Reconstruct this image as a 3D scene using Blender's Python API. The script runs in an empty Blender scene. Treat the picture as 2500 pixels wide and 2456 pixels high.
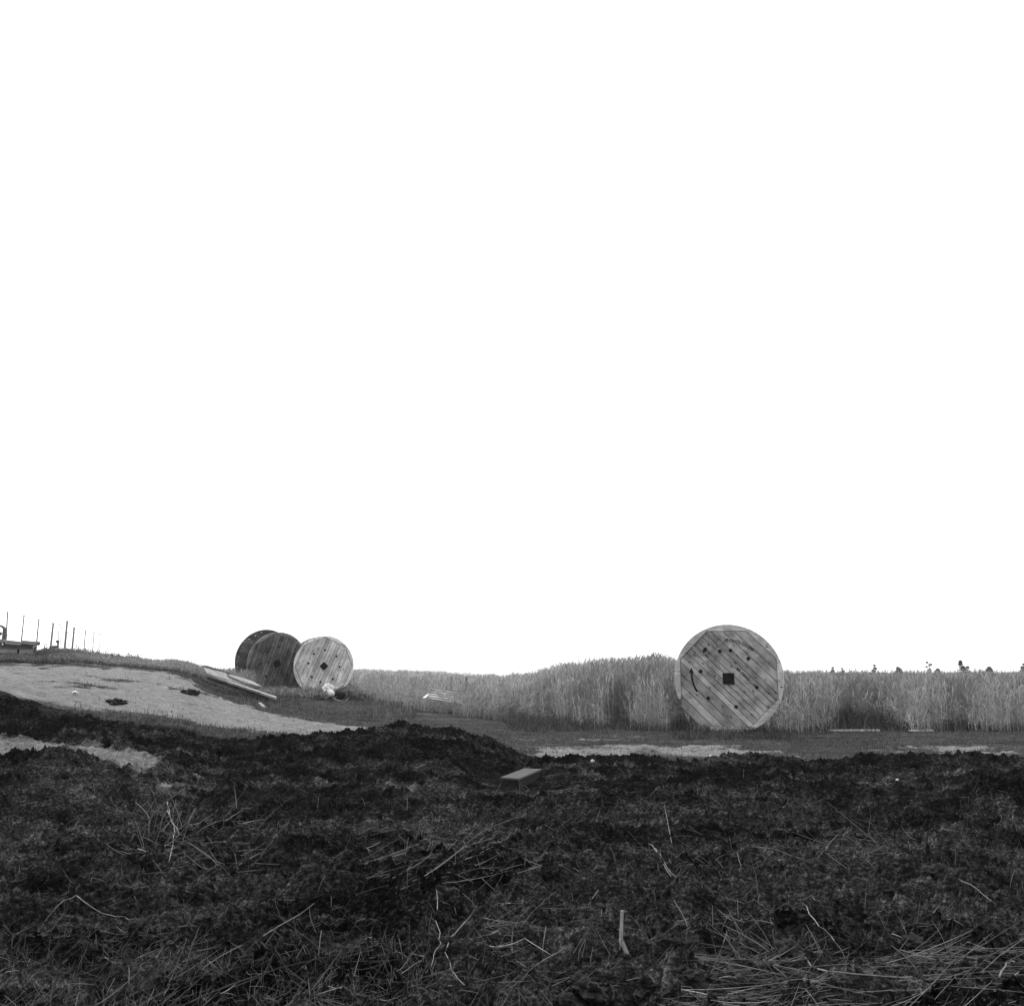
import bpy, bmesh, math, random
import numpy as np
from mathutils import Vector, Matrix, Euler

# ------------------------------------------------------------------ camera, sky, sun, exposure
C = bpy.data.collections.new('scene'); bpy.context.scene.collection.children.link(C)
SC = bpy.context.scene
F = 2245.0; CX = 1250.0; CY = 1228.0; H = 1.5; PITCH = math.radians(10.6)
SP, CP = math.sin(PITCH), math.cos(PITCH)
cd = bpy.data.cameras.new('camera'); cam = bpy.data.objects.new('camera', cd); C.objects.link(cam)
cd.sensor_fit = 'HORIZONTAL'; cd.sensor_width = 36; cd.lens = 36 * F / 2500
cd.clip_start = 0.05; cd.clip_end = 6000
cam.location = (0, 0, H); cam.rotation_euler = (math.pi / 2 + PITCH, 0, 0)
SC.camera = cam
SUN_EL, SUN_AZ = math.radians(33), math.radians(-32)       # azimuth from +Y towards +X
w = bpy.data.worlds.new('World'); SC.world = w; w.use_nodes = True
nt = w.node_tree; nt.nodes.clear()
sky = nt.nodes.new('ShaderNodeTexSky'); sky.sky_type = 'NISHITA'; sky.sun_disc = False
sky.sun_elevation = SUN_EL; sky.sun_rotation = SUN_AZ; sky.dust_density = 4; sky.air_density = 2
bw = nt.nodes.new('ShaderNodeRGBToBW'); nt.links.new(sky.outputs[0], bw.inputs[0])
cl = nt.nodes.new('ShaderNodeMath'); cl.operation = 'MULTIPLY_ADD'          # a cloud deck over the sky
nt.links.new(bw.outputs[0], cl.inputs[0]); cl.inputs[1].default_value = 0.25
# cloud brightness shaped: dimmed out of view behind the camera to shade near faces
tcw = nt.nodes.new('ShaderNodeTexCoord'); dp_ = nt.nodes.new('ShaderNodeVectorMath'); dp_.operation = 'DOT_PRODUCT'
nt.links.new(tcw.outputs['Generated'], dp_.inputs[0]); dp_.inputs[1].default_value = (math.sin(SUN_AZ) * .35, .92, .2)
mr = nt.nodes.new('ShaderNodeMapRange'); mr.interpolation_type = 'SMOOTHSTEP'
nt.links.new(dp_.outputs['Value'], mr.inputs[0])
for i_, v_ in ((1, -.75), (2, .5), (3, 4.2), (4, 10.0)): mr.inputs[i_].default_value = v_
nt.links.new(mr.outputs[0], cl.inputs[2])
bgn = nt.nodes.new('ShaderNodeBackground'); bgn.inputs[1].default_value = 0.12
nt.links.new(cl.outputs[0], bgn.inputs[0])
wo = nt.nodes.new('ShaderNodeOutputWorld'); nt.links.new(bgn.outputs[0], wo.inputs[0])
sd = bpy.data.lights.new('sun', 'SUN'); sun = bpy.data.objects.new('sun', sd); C.objects.link(sun)
sd.energy = 1.5; sd.angle = math.radians(10); sd.color = (1, 1, 1)
d = Vector((math.sin(SUN_AZ) * math.cos(SUN_EL), math.cos(SUN_AZ) * math.cos(SUN_EL), math.sin(SUN_EL)))
sun.rotation_euler = d.to_track_quat('Z', 'Y').to_euler(); sun.location = d * 50
SC.view_settings.view_transform = 'Standard'; SC.view_settings.look = 'None'
SC.view_settings.exposure = 0.35; SC.view_settings.gamma = 1.0

rng = np.random.default_rng(11); random.seed(5)

# ------------------------------------------------------------------ helpers
def zat(Y, y):
    """height of the point that stands at distance Y and shows at picture row y"""
    return H + Y * math.tan(PITCH - math.atan((y - CY) / F))
def pix(x, y, Y):
    z = zat(Y, y); fwd = Y * CP + (z - H) * SP
    return Vector(((x - CX) / F * fwd, Y, z))
def proj(X, Y, Z):
    fwd = Y * CP + (Z - H) * SP; up = -Y * SP + (Z - H) * CP
    return CX + F * X / fwd, CY - F * up / fwd

def tag(o, label=None, cat=None, group=None, kind=None):
    if label: o['label'] = label
    if cat: o['category'] = cat
    if group: o['group'] = group
    if kind or label: o['kind'] = kind or 'thing'
    return o
def empty(name, loc=(0, 0, 0), rot=None):
    o = bpy.data.objects.new(name, None); C.objects.link(o); o.location = loc
    if rot is not None: o.rotation_euler = rot
    o.empty_display_size = 0.2
    return o
def link(name, me, m=None, parent=None):
    o = bpy.data.objects.new(name, me); C.objects.link(o)
    if m is not None and not me.materials: me.materials.append(m)
    if parent: o.parent = parent
    return o
def npmesh(name, V, Fq, m, tone=None, smooth=True, attrs=None, parent=None):
    V = np.asarray(V, np.float32).reshape(-1, 3); Fq = np.asarray(Fq, np.int32); k = Fq.shape[1]
    me = bpy.data.meshes.new(name)
    me.vertices.add(len(V)); me.vertices.foreach_set('co', V.ravel())
    me.loops.add(Fq.size); me.loops.foreach_set('vertex_index', Fq.ravel())
    me.polygons.add(len(Fq)); me.polygons.foreach_set('loop_start', np.arange(0, Fq.size, k, dtype=np.int32))
    me.polygons.foreach_set('use_smooth', np.full(len(Fq), smooth))
    for nm, a in (attrs or {}).items():
        at = me.attributes.new(nm, 'FLOAT', 'POINT'); at.data.foreach_set('value', np.asarray(a, np.float32).ravel())
    if tone is not None:
        at = me.attributes.new('tone', 'FLOAT', 'POINT'); at.data.foreach_set('value', np.asarray(tone, np.float32).ravel())
    me.update(calc_edges=True); me.validate()
    return link(name, me, m, parent)
def bmobj(name, bm, m, parent=None, smooth=False, bevel=0, ang=35):
    if bevel:
        bmesh.ops.bevel(bm, geom=[e for e in bm.edges if len(e.link_faces) == 2 and e.calc_face_angle(0) > 0.6],
                        offset=bevel, segments=2, affect='EDGES', clamp_overlap=True)
    me = bpy.data.meshes.new(name); bm.to_mesh(me); bm.free()
    for p in me.polygons: p.use_smooth = smooth
    if smooth: me.set_sharp_from_angle(angle=math.radians(ang))
    return link(name, me, m, parent)

# ---- noise
def _h(ix, iy, s):
    n = (ix.astype(np.int64) * 374761393 + iy.astype(np.int64) * 668265263 + s * 2147483647) & 0xffffffff
    n = ((n ^ (n >> 13)) * 1274126177) & 0xffffffff
    n = (n ^ (n >> 16)) & 0xffffffff
    return n.astype(np.float64) / 4294967295.0
def perlin(x, y, s=0):
    x = np.asarray(x, float); y = np.asarray(y, float)
    ix = np.floor(x); iy = np.floor(y); fx = x - ix; fy = y - iy
    u = fx ** 3 * (fx * (fx * 6 - 15) + 10); v = fy ** 3 * (fy * (fy * 6 - 15) + 10)
    def g(a, b):
        t = _h(ix + a, iy + b, s) * 2 * math.pi
        return np.cos(t) * (fx - a) + np.sin(t) * (fy - b)
    a = g(0, 0) * (1 - u) + g(1, 0) * u; b = g(0, 1) * (1 - u) + g(1, 1) * u
    return (a * (1 - v) + b * v) * 1.4
def fbm(x, y, oct=4, s=0, gain=0.5, ridged=False):
    t = 0; a = 1; n = 0
    for o in range(oct):
        p = perlin(x * 2 ** o + 17.3 * o, y * 2 ** o - 9.1 * o, s + o)
        if ridged: p = 1 - 2 * np.abs(p)
        t = t + a * p; n += a; a *= gain
    return t / n
def sstep(a, b, x):
    t = np.clip((x - a) / (b - a), 0, 1); return t * t * (3 - 2 * t)

# ---- materials
def newmat(name, rough=0.95):
    m = bpy.data.materials.new(name); m.use_nodes = True; n = m.node_tree
    b = n.nodes['Principled BSDF']; b.inputs['Roughness'].default_value = rough
    b.inputs['Specular IOR Level'].default_value = 0.15
    return m, n, b
def nd(n, t, **k):
    x = n.nodes.new(t)
    for a, v in k.items(): setattr(x, a, v)
    return x
def mth(n, op, a, b=None, c=None):
    x = nd(n, 'ShaderNodeMath', operation=op)
    for i, v in enumerate((a, b, c)):
        if v is None: continue
        if isinstance(v, (int, float)): x.inputs[i].default_value = v
        else: n.links.new(v, x.inputs[i])
    return x.outputs[0]
def attr(n, name):
    return nd(n, 'ShaderNodeAttribute', attribute_name=name).outputs['Fac']
def noise(n, scale, detail=4, rough=0.6, vec=None, coord='Object'):
    x = nd(n, 'ShaderNodeTexNoise'); x.inputs['Scale'].default_value = scale
    x.inputs['Detail'].default_value = detail; x.inputs['Roughness'].default_value = rough
    if vec is None:
        vec = nd(n, 'ShaderNodeTexCoord').outputs[coord]
    n.links.new(vec, x.inputs['Vector'])
    return x.outputs['Fac']
def ramp(n, fac, stops):
    r = nd(n, 'ShaderNodeValToRGB'); cr = r.color_ramp
    while len(cr.elements) < len(stops): cr.elements.new(0.5)
    for e, (p, v) in zip(cr.elements, stops): e.position = p; e.color = (v, v, v, 1)
    n.links.new(fac, r.inputs[0]); return r.outputs[0]
def mixv(n, f, a, b):
    x = nd(n, 'ShaderNodeMix', data_type='FLOAT')
    for i, v in ((0, f), (2, a), (3, b)):
        if isinstance(v, (int, float)): x.inputs[i].default_value = v
        else: n.links.new(v, x.inputs[i])
    return x.outputs[0]
def bump(n, b, h, strength=0.6, dist=0.02):
    x = nd(n, 'ShaderNodeBump'); x.inputs['Strength'].default_value = strength
    x.inputs['Distance'].default_value = dist
    n.links.new(h, x.inputs['Height']); n.links.new(x.outputs[0], b.inputs['Normal'])
def rough_mat(name, base, var=0.35, scale=8, tone=False, bumpd=0.01, rough=0.95, trans=0.0):
    m, n, b = newmat(name, rough)
    f = noise(n, scale, 6, 0.65)
    v = ramp(n, f, [(0.25, base * (1 - var)), (0.75, base * (1 + var))])
    if tone: v = mth(n, 'MULTIPLY', v, attr(n, 'tone'))
    n.links.new(v, b.inputs['Base Color'])
    if bumpd: bump(n, b, noise(n, scale * 3, 6, 0.7), 0.7, bumpd)
    if trans:
        t = nd(n, 'ShaderNodeBsdfTranslucent'); n.links.new(v, t.inputs[0])
        mx = nd(n, 'ShaderNodeMixShader'); mx.inputs[0].default_value = trans
        n.links.new(b.outputs[0], mx.inputs[1]); n.links.new(t.outputs[0], mx.inputs[2])
        n.links.new(mx.outputs[0], n.nodes['Material Output'].inputs[0])
    return m
def wood_mat(name, base, angle=0.0, stain=0.5):
    """weathered boards: fine grain along the board, per-board tone, dark knots and stains"""
    m, n, b = newmat(name, 0.9)
    tc = nd(n, 'ShaderNodeTexCoord')
    mp = nd(n, 'ShaderNodeMapping'); n.links.new(tc.outputs['Object'], mp.inputs[0])
    mp.inputs['Rotation'].default_value = (0, angle, 0)
    mp2 = nd(n, 'ShaderNodeMapping'); n.links.new(mp.outputs[0], mp2.inputs[0])
    mp2.inputs['Scale'].default_value = (3.0, 20, 60)
    g = noise(n, 1.0, 6, 0.7, mp2.outputs[0])
    v = ramp(n, g, [(0.32, base * 0.5), (0.5, base), (0.68, base * 1.3)])
    s = noise(n, 2.2, 5, 0.65, tc.outputs['Object'])
    v = mth(n, 'MULTIPLY', v, ramp(n, s, [(0.36, 1.02 - stain), (0.5, .9), (0.62, 1.2)]))
    kn = nd(n, 'ShaderNodeTexVoronoi'); kn.inputs['Scale'].default_value = 1.0
    mp3 = nd(n, 'ShaderNodeMapping'); n.links.new(mp.outputs[0], mp3.inputs[0])
    mp3.inputs['Scale'].default_value = (3.2, 3, 6.5); n.links.new(mp3.outputs[0], kn.inputs[0])
    v = mth(n, 'MULTIPLY', v, ramp(n, kn.outputs['Distance'], [(0.08, 0.25), (0.19, 1.0)]))
    f = noise(n, 55, 4, 0.8, tc.outputs['Object'])
    v = mth(n, 'MULTIPLY', v, ramp(n, f, [(0.3, 0.8), (0.7, 1.15)]))
    v = mth(n, 'MULTIPLY', v, attr(n, 'tone'))
    n.links.new(v, b.inputs['Base Color']); bump(n, b, g, 0.5, 0.006)
    return m

# ------------------------------------------------------------------ the terrain
# profiles: picture column -> (distance, picture row) or (distance, None, height); the ground there is a real height field
P = {
 -700: [(3, None, 0), (7, None, .1), (9.3, None, .25), (11.3, None, .7), (13.3, None, .7), (15.8, None, 1.2), (18, None, 1.2), (26, None, 1.5), (34, None, 2.0), (41, None, 2.6), (48, None, 2.4), (70, None, 1.0), (120, None, 0.1)],
 0: [(3, None, 0), (7, None, .08), (9.3, 2005), (11.3, 1838), (12, 1826), (13.3, 1792), (14.5, 1742), (15.7, 1683), (16.8, None, 1.10), (18.5, None, 1.2), (20, 1668), (26, 1650), (34, 1628), (36, 1618), (39.3, 1607), (41, 1600), (42.5, 1590), (46, None, 2.3), (60, None, 1.5), (100, None, 0.1)],
 150: [(3, None, 0), (7, None, .06), (9.3, 2010), (11.3, 1836), (12.4, 1822), (13.2, 1810), (14.3, 1768), (15.5, 1726), (16.6, None, .85), (20, 1690), (26, 1660), (34, 1632), (36, 1624), (39.3, 1610), (41, 1599), (42.5,1594), (46, None, 2.2), (60, None, 1.4), (100, None, 0.1)],
 300: [(3, None, 0), (7, None, .02), (9.5, 2000), (10.8, 1880), (12, 1838), (13, 1814), (14, 1788), (15, 1767), (15.8, 1764), (17, 1752), (20, 1724), (27, 1672), (34, 1642), (37, 1632), (43, 1612), (48, None, 1.9), (60, None, 1.2), (100, None, 0.1)],
 430: [(3, None, 0), (7, None, .0), (9.5, 2000), (11.2, 1895), (12.5, 1850), (13.5, 1822), (14.8, 1783), (15.6, 1778), (18, 1756), (22, 1728), (27, 1690), (33, 1654), (36, 1646), (42, 1632), (50, None, 1.7), (70, None, .8), (100, None, 0.1)],
 560: [(3, None, 0), (7, None, .03), (9.5, 2000), (12, 1885), (13.3, 1842), (14.3, 1819), (16, 1800), (19, 1776), (24, 1740), (28, 1714), (30, 1710), (34, 1698), (40, 1682), (46, 1672), (60, None, 1.0), (100, None, 0.1)],
 700: [(3, None, 0), (7, None, .05), (9.5, 2000), (11.5, 1905), (12.8, 1845), (14, 1797), (15, None, .45), (16.5, None, .35), (19, 1788), (22, 1768), (26, 1748), (30, 1734), (38, 1704), (44, 1690), (60, None, .9), (100, None, 0.1)],
 850: [(3, None, 0), (7, None, .08), (9.5, 2000), (11.5, 1905), (12.8, 1840), (14.1, 1781), (15.3, None, .45), (17.5, None, .15), (20, None, .15), (24, 1774), (30, 1744), (38, 1708), (46, None, .65), (100, None, 0.1)],
 1000: [(3, None, 0), (7, None, .1), (9.5, 1995), (11.5, 1900), (12.8, 1830), (14.1, 1765), (15.4, None, .5), (17.5, None, .08), (20, None, .05), (24, None, .12), (30, 1750), (38, 1712), (46, None, .5), (100, None, 0.1)],
 1110: [(3, None, 0), (7, None, .1), (9.5, 1995), (11.5, 1905), (12.8, 1840), (14.1, 1770), (15.4, None, .5), (17, None, .06), (20, None, .03), (26, None, .1), (34, None, .25), (46, None, .4), (100, None, 0.1)],
 1180: [(3, None, 0), (7, None, .1), (9.5, 1995), (11.5, 1915), (12.8, 1860), (14.1, 1790), (15.2, None, .35), (16.5, None, .03), (20, None, .0), (26, None, .08), (46, None, .3), (100, None, 0.1)],
 1226: [(3, None, 0), (7, None, .08), (9.5, 1995), (11.2, 1925), (12.8, 1875), (14, 1821), (15.2, None, .1), (20, None, .0), (26, None, .05), (46, None, .2), (100, None, 0.1)],
 1330: [(3, None, 0), (7, None, .05), (9.5, 1995), (11.2, 1935), (12.6, 1890), (13.8, 1848), (15.2, None, .06), (20, None, -.02), (26, None, .03), (46, None, .1), (100, None, 0.1)],
 1650: [(3, None, 0), (7, None, .05), (9.5, 1995), (11.2, 1935), (12.6, 1895), (13.8, 1857), (15, None, .05), (20, None, .0), (26, None, .03), (46, None, .1), (100, None, 0.1)],
 1790: [(3, None, 0), (7, None, .02), (9.5, 1995), (11.2, 1935), (12.6, 1890), (13.6, 1842), (14.6, None, .1), (16, None, .02), (26, None, .03), (46, None, .1), (100, None, 0.1)],
 2000: [(3, None, 0), (7, None, .0), (9.5, 2005), (11.2, 1940), (12.6, 1895), (13.8, 1855), (15, None, .05), (20, None, .0), (26, None, .03), (46, None, .1), (100, None, 0.1)],
 2170: [(3, None, 0), (7, None, .0), (9.5, 1995), (10.6, 1960), (12.6, 1905), (14, 1839), (15, None, .2), (16.5, None, .02), (26, None, .03), (46, None, .1), (100, None, 0.1)],
 2310: [(3, None, 0), (7, None, .03), (9.3, 2000), (10.4, 1960), (12.6, 1900), (14, 1842), (15, None, .2), (16.5, None, .02), (26, None, .03), (46, None, .1), (100, None, 0.1)],
 2390: [(3, None, 0), (7, None, .03), (9.3, 2005), (10.4, 1925), (12.6, 1880), (14, 1836), (15, None, .2), (16.5, None, .02), (26, None, .03), (46, None, .1), (100, None, 0.1)],
 2500: [(3, None, 0), (7, None, .05), (9.3, 2005), (10.4, 1930), (12.6, 1890), (14, 1849), (15, None, .15), (16.5, None, .02), (26, None, .03), (46, None, .1), (100, None, 0.1)],
 3200: [(3, None, 0), (7, None, .05), (9.3, None, .1), (12.6, None, .2), (14, None, .3), (15, None, .15), (16.5, None, .02), (26, None, .03), (46, None, .1), (100, None, 0.1)],
}
PX = sorted(P)
YT = np.exp(np.linspace(math.log(1.0), math.log(700), 900))
TB = []
for x in PX:
    Ys = [p[0] for p in P[x]]; Zs = [p[2] if len(p) == 3 else zat(p[0], p[1]) for p in P[x]]
    TB.append(np.interp(YT, Ys, Zs))
TB = np.array(TB)
k = np.exp(-np.linspace(-2, 2, 11) ** 2); k /= k.sum()
TB = np.array([np.convolve(np.pad(r, 5, 'edge'), k, 'valid') for r in TB])
PU = (np.array(PX) - CX) / F * CP                    # column as X/Y
def bumpg(X, Y, x0, y0, sx, sy, h): return h * np.exp(-((X - x0) / sx) ** 2 - ((Y - y0) / sy) ** 2)
def base_z(X, Y):
    X = np.asarray(X, float); Y = np.asarray(Y, float)
    Yc = np.maximum(Y, 1.0); u = X / Yc
    fi = np.interp(u, PU, np.arange(len(PU))); i = np.clip(np.floor(fi).astype(int), 0, len(PU) - 2); t = fi - i
    t = t * t * (3 - 2 * t) * 0.6 + t * 0.4
    yi = np.interp(Yc, YT, np.arange(len(YT))); j = np.clip(np.floor(yi).astype(int), 0, len(YT) - 2); s = yi - j
    z = (TB[i, j] * (1 - s) + TB[i, j + 1] * s) * (1 - t) + (TB[i + 1, j] * (1 - s) + TB[i + 1, j + 1] * s) * t
    return z
REEL_X, REEL_Y = pix(1779, 1656, 23.7).x, 23.7
def masks(X, Y, Z):
    """what the ground is made of (sand, turf), with ragged edges"""
    px, py = proj(X, np.maximum(Y, 1.5), Z)
    jx = px + 30 * fbm(X * 0.8, Y * 0.8, 4, 91); jy = py + 9 * fbm(X * 1.1, Y * 1.1, 4, 95)
    far = sstep(15.2, 16.2, Y)
    up = np.interp(jx, [-400, 0, 300, 395, 464, 492, 557, 641, 743, 882, 920], [1618, 1622, 1630, 1640, 1660, 1688, 1711, 1737, 1758, 1774, 1782])
    lo = np.interp(jx, [-400, 0, 100, 200, 300, 430, 500, 650, 743, 900], [1690, 1690, 1712, 1734, 1738, 1750, 1770, 1789, 1793, 1790])
    sand = sstep(-5, 5, jy - up) * sstep(-9, 10, lo - jy) * far * sstep(925, 890, px)
    rut = fbm(X * .25, Y * 1.7 + .3 * X * .2, 4, 122)
    bare = fbm(X * .8, Y * .5, 4, 121)
    sand = sand * (1 - .75 * sstep(.12, .34, rut) * sstep(1672, 1652, py))
    wz = np.exp(-((px - 190) / 150) ** 2 - ((py - 1668) / 14) ** 2) + np.exp(-((px - 430) / 45) ** 2 - ((py - 1682) / 9) ** 2) + .5 * np.exp(-((py - 1634) / 5) ** 2)
    sand = sand * (1 - .75 * sstep(.0, .3, bare - .32 + .5 * wz))
    n2 = fbm(X * .35, Y * 1.6, 3, 44)
    trk = sstep(17.0, 17.6, Y + .8 * n2) * sstep(21.0, 19.6, Y + 1.2 * n2) * sstep(1180, 1320, px)
    cov = np.interp(px, [1200, 1300, 1500, 1750, 1850, 2000, 2150, 2350, 2480], [.2, .6, 1, 1, .5, .15, .4, .75, .3])
    n3 = fbm(X * .5, Y * 1.5, 4, 47)
    trk = .85 * trk * sstep(-.25, .25, n3 + (cov - .6) * 1.1 + .5 * fbm(X * 4, Y * 2.2, 4, 48))
    trk2 = sstep(22.0, 22.3, Y + .5 * n2) * sstep(24, 22.8, Y + .5 * n2) * sstep(1200, 1300, px) * sstep(1900, 1500, px) * sstep(.05, .3, n3)
    sand = np.maximum(sand, np.maximum(trk, trk2 * .7))
    # pale streak between the two left heaps and scattered poor soil
    up2 = np.interp(px, [-200, 0, 100, 240, 330, 420], [1785, 1792, 1806, 1815, 1822, 1850])
    lo2 = np.interp(px, [-200, 0, 100, 180, 240, 300, 420], [1840, 1835, 1832, 1836, 1852, 1870, 1870])
    st = sstep(-7, 7, jy - up2) * sstep(-8, 8, lo2 - jy) * (Y < 14.5) * (Y > 11) * sstep(430, 360, px)
    sand = np.maximum(sand, st * .75)
    n4 = fbm(X * 1.1, Y * 2.2, 5, 60)
    st3 = sstep(-.1, .25, n4) * np.exp(-((px - 420) / 110) ** 2 - ((py - 1890) / 50) ** 2) * (Y < 14.5) * .8
    st4 = sstep(-.2, .3, n4) * np.exp(-((px - 1010) / 90) ** 2 - ((py - 1912) / 14) ** 2) * .7
    st5 = sstep(-.3, .3, n4) * np.exp(-((px - 2210) / 50) ** 2 - ((py - 1955) / 18) ** 2) * .5
    st6 = sstep(-.2, .3, n4) * np.exp(-((px - 1450) / 40) ** 2 - ((py - 1888) / 14) ** 2) * .55
    poor = (Y < 11.5) * sstep(.12, .55, fbm(X * .6, Y * .9, 4, 66)) * .25
    sand = np.clip(np.maximum.reduce([sand, st3, st4, st5, st6, poor]), 0, 1)
    turf = sstep(15.2, 16.4, Y) * (1 - sand)
    wet_sheen = np.exp(-((px - 2212) / 22) ** 2 - ((py - 1949) / 3.5) ** 2) * sstep(-.2, .3, fbm(X * 14, Y * 9, 3, 61)) * .5
    return sand, turf, wet_sheen
def lumps(X, Y, s):
    return fbm(X, Y, 4, s)
def full_z(X, Y):
    X = np.asarray(X, float); Y = np.asarray(Y, float)
    z = base_z(X, Y)
    sand, turf, _ = masks(X, Y, z)
    near = sstep(16.2, 14.8, Y)
    wx = X + .25 * fbm(X * .9, Y * .9, 3, 7); wy = Y + .25 * fbm(X * .9, Y * .9, 3, 8)
    soft = 1 - .6 * sand
    calm = np.interp(Y, [8.5, 10.5], [1, .35])
    z = z + near * .10 * calm * fbm(X * .42, Y * .5, 3, 1) * sstep(2, 5, Y)
    z = z + near * soft * .10 * calm * fbm(wx * 1.3, wy * 1.5, 4, 3)
    z = z + near * soft * .060 * fbm(wx * 4.2, wy * 5.0, 4, 12, .6, True)
    def ledge(n_, k_, e=.55):
        q = n_ * k_; f_ = np.floor(q); return (f_ + sstep(e, 1, q - f_)) / k_
    wx2 = wx + .06 * fbm(X * 8, Y * 8, 3, 27); wy2 = wy + .06 * fbm(X * 8, Y * 8, 3, 28)
    z = z - .045 * near
    z = z + near * soft * .19 * ledge(fbm(wx2 * 2.6, wy2 * 3.6, 4, 14, .55), 5)
    z = z + near * soft * .085 * ledge(fbm(wx2 * 8, wy2 * 12, 4, 22, .6), 4)
    z = z + near * soft * .032 * fbm(wx2 * 22, wy2 * 30, 3, 24, .7)
    cl = fbm(X * 9, Y * 9, 3, 33)
    z = z + near * .02 * np.maximum(cl, 0) ** 1.3 * 2
    z = z + (1 - near) * (.05 * fbm(X * .5, Y * .5, 3, 5) + .03 * turf * fbm(X * 3, Y * 3, 3, 6) + .05 * fbm(X * 4, Y * 2.2, 4, 9) + .12 * sand * fbm(X * .9, Y * 1.1, 4, 10))
    px, py = proj(X, np.maximum(Y, 1.5), z)
    # small crests on the left bank, heaps of pale sand beside the track
    for x0, y0, Y0, sx, sy, h in ((1570, 1836, 17.6, .33, .22, .20), (1397, 1832, 18.2, .2, .2, .10), (1530, 1812, 20.5, .5, .2, .05),
                                  (985, 1790, 14.0, .35, .3, .02), (905, 1790, 14, .2, .25, .03),
                                  (170, 1840, 11.4, .35, .3, .07), (1790, 1850, 13.7, .3, .35, .06), (2130, 1850, 13.9, .35, .4, .07),
                                  (1550, 1850, 13.9, .35, .3, .08), (1460, 1850, 14, .2, .3, .05),
                                  (2030, 1925, 11.2, .6, .35, .18), (2140, 1940, 10.4, .35, .3, .18), (1520, 1960, 10.3, 1.6, .5, .10), (2420, 1925, 10.6, .7, .4, .16), (2220, 1960, 10.9, .5, .4, -.12), (700, 2060, 8.4, .9, .4, .12), (250, 1960, 9.8, .6, .4, -.1),
                                  (1920, 1925, 11.2, .22, .22, .13), (500, 1955, 10, .4, .3, -.1), (490, 2030, 9, .12, .14, -.16),
                                  (200, 2120, 7.4, .75, .5, .16), (1100, 2160, 7.0, .8, .6, .14), (1500, 2190, 6.6, .5, .5, .12), (1640, 2200, 6.4, .5, .5, -.1),
                                  (1610, 2340, 5.4, .15, .12, -.1), (2300, 2140, 7.1, .6, .5, .1)):
        p = pix(x0, y0, Y0)
        z = z + bumpg(X, Y, p.x, Y0, sx, sy, h)
    z = z + bumpg(X, Y, REEL_X, REEL_Y - .55, 1.1, .35, .10)
    p = pix(1262, 1890, 12.2)                       # the hollow the block lies in
    kk = np.exp(-(((X - p.x) / .62) ** 4) - ((Y - 12.1) / 1.1) ** 4)
    z = z * (1 - kk) + np.minimum(z, .13 + .5 * (z - .13) * (z < .13)) * kk
    return z
# grid in (u, distance)
uu = np.concatenate([np.linspace(-1.6, -.62, 70)[:-1], np.linspace(-.62, .62, 1180), np.linspace(.62, 1.6, 70)[1:]])
yy = np.concatenate([np.linspace(1.2, 3.6, 60)[:-1], np.exp(np.linspace(math.log(3.6), math.log(17), 470))[:-1],
                     np.exp(np.linspace(math.log(17), math.log(60), 190))[:-1], np.exp(np.linspace(math.log(60), math.log(650), 50))])
UG, YG = np.meshgrid(uu, yy); XG = UG * YG
ZG = full_z(XG, YG)
SG, TG, WG = masks(XG, YG, base_z(XG, YG))
PG = np.clip(sstep(12, 8.8, YG) * .45 - .12 + 1.7 * fbm(XG * .55 + .3 * fbm(XG * 2, YG * 2, 3, 301), YG * .95, 5, 302, .62) + .4 * fbm(XG * 5, YG * 8, 3, 305), 0, 1)
PG = np.maximum(PG, .8 * sstep(.1, .35, fbm(XG * .35 + .3 * YG, YG * 1.6, 4, 311)) * sstep(15, 13, YG) * sstep(8, 9.5, YG))
_px, _py = proj(XG, YG, base_z(XG, YG)); _n = sstep(-.25, .25, fbm(XG * 1.6, YG * 2.6, 4, 320))
for x_, y_, sx_, sy_, a_ in ((2050, 1932, 110, 9, 1.2), (1700, 1922, 90, 7, .9), (2290, 1890, 70, 22, .8), (1770, 1950, 60, 14, .8), (2230, 1955, 80, 25, .9), (1550, 1895, 60, 10, .7),
                             (1000, 1915, 120, 14, 1.0), (980, 1850, 30, 30, .5), (430, 1900, 120, 45, 1.0), (250, 2110, 200, 40, .8), (780, 2110, 70, 14, 1.1), (1560, 2100, 80, 50, .8),
                             (1500, 2215, 160, 40, .8), (2290, 2130, 90, 35, 1.1), (2200, 2280, 120, 60, .9), (1800, 2360, 240, 60, .9), (1450, 2420, 110, 40, .9), (1150, 2320, 90, 60, .8), (1100, 1990, 250, 25, .4)):
    PG = np.maximum(PG, a_ * _n * np.exp(-((_px - x_) / sx_) ** 2 - ((_py - y_) / sy_) ** 2))
nr, nc = XG.shape
idx = np.arange(nr * nc).reshape(nr, nc)
quads = np.stack([idx[:-1, :-1], idx[:-1, 1:], idx[1:, 1:], idx[1:, :-1]], -1).reshape(-1, 4)
PXG, PYG = proj(XG, YG, ZG)
def hit(x, y, ymin=3.6, ymax=60, off=0.0):
    """the ground point that shows at picture pixel (x, y)"""
    m = (YG >= ymin) & (YG <= ymax)
    dd = np.where(m, np.abs(PXG - x) + np.abs(PYG - y), 1e9)
    best = dd.min(); c = np.where(dd < best + 3, YG, 1e9); i = np.unravel_index(np.argmin(c), c.shape)
    return Vector((XG[i], YG[i], ZG[i] + off))
def gz(x, y): return float(full_z(np.array([x]), np.array([y]))[0])
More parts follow.
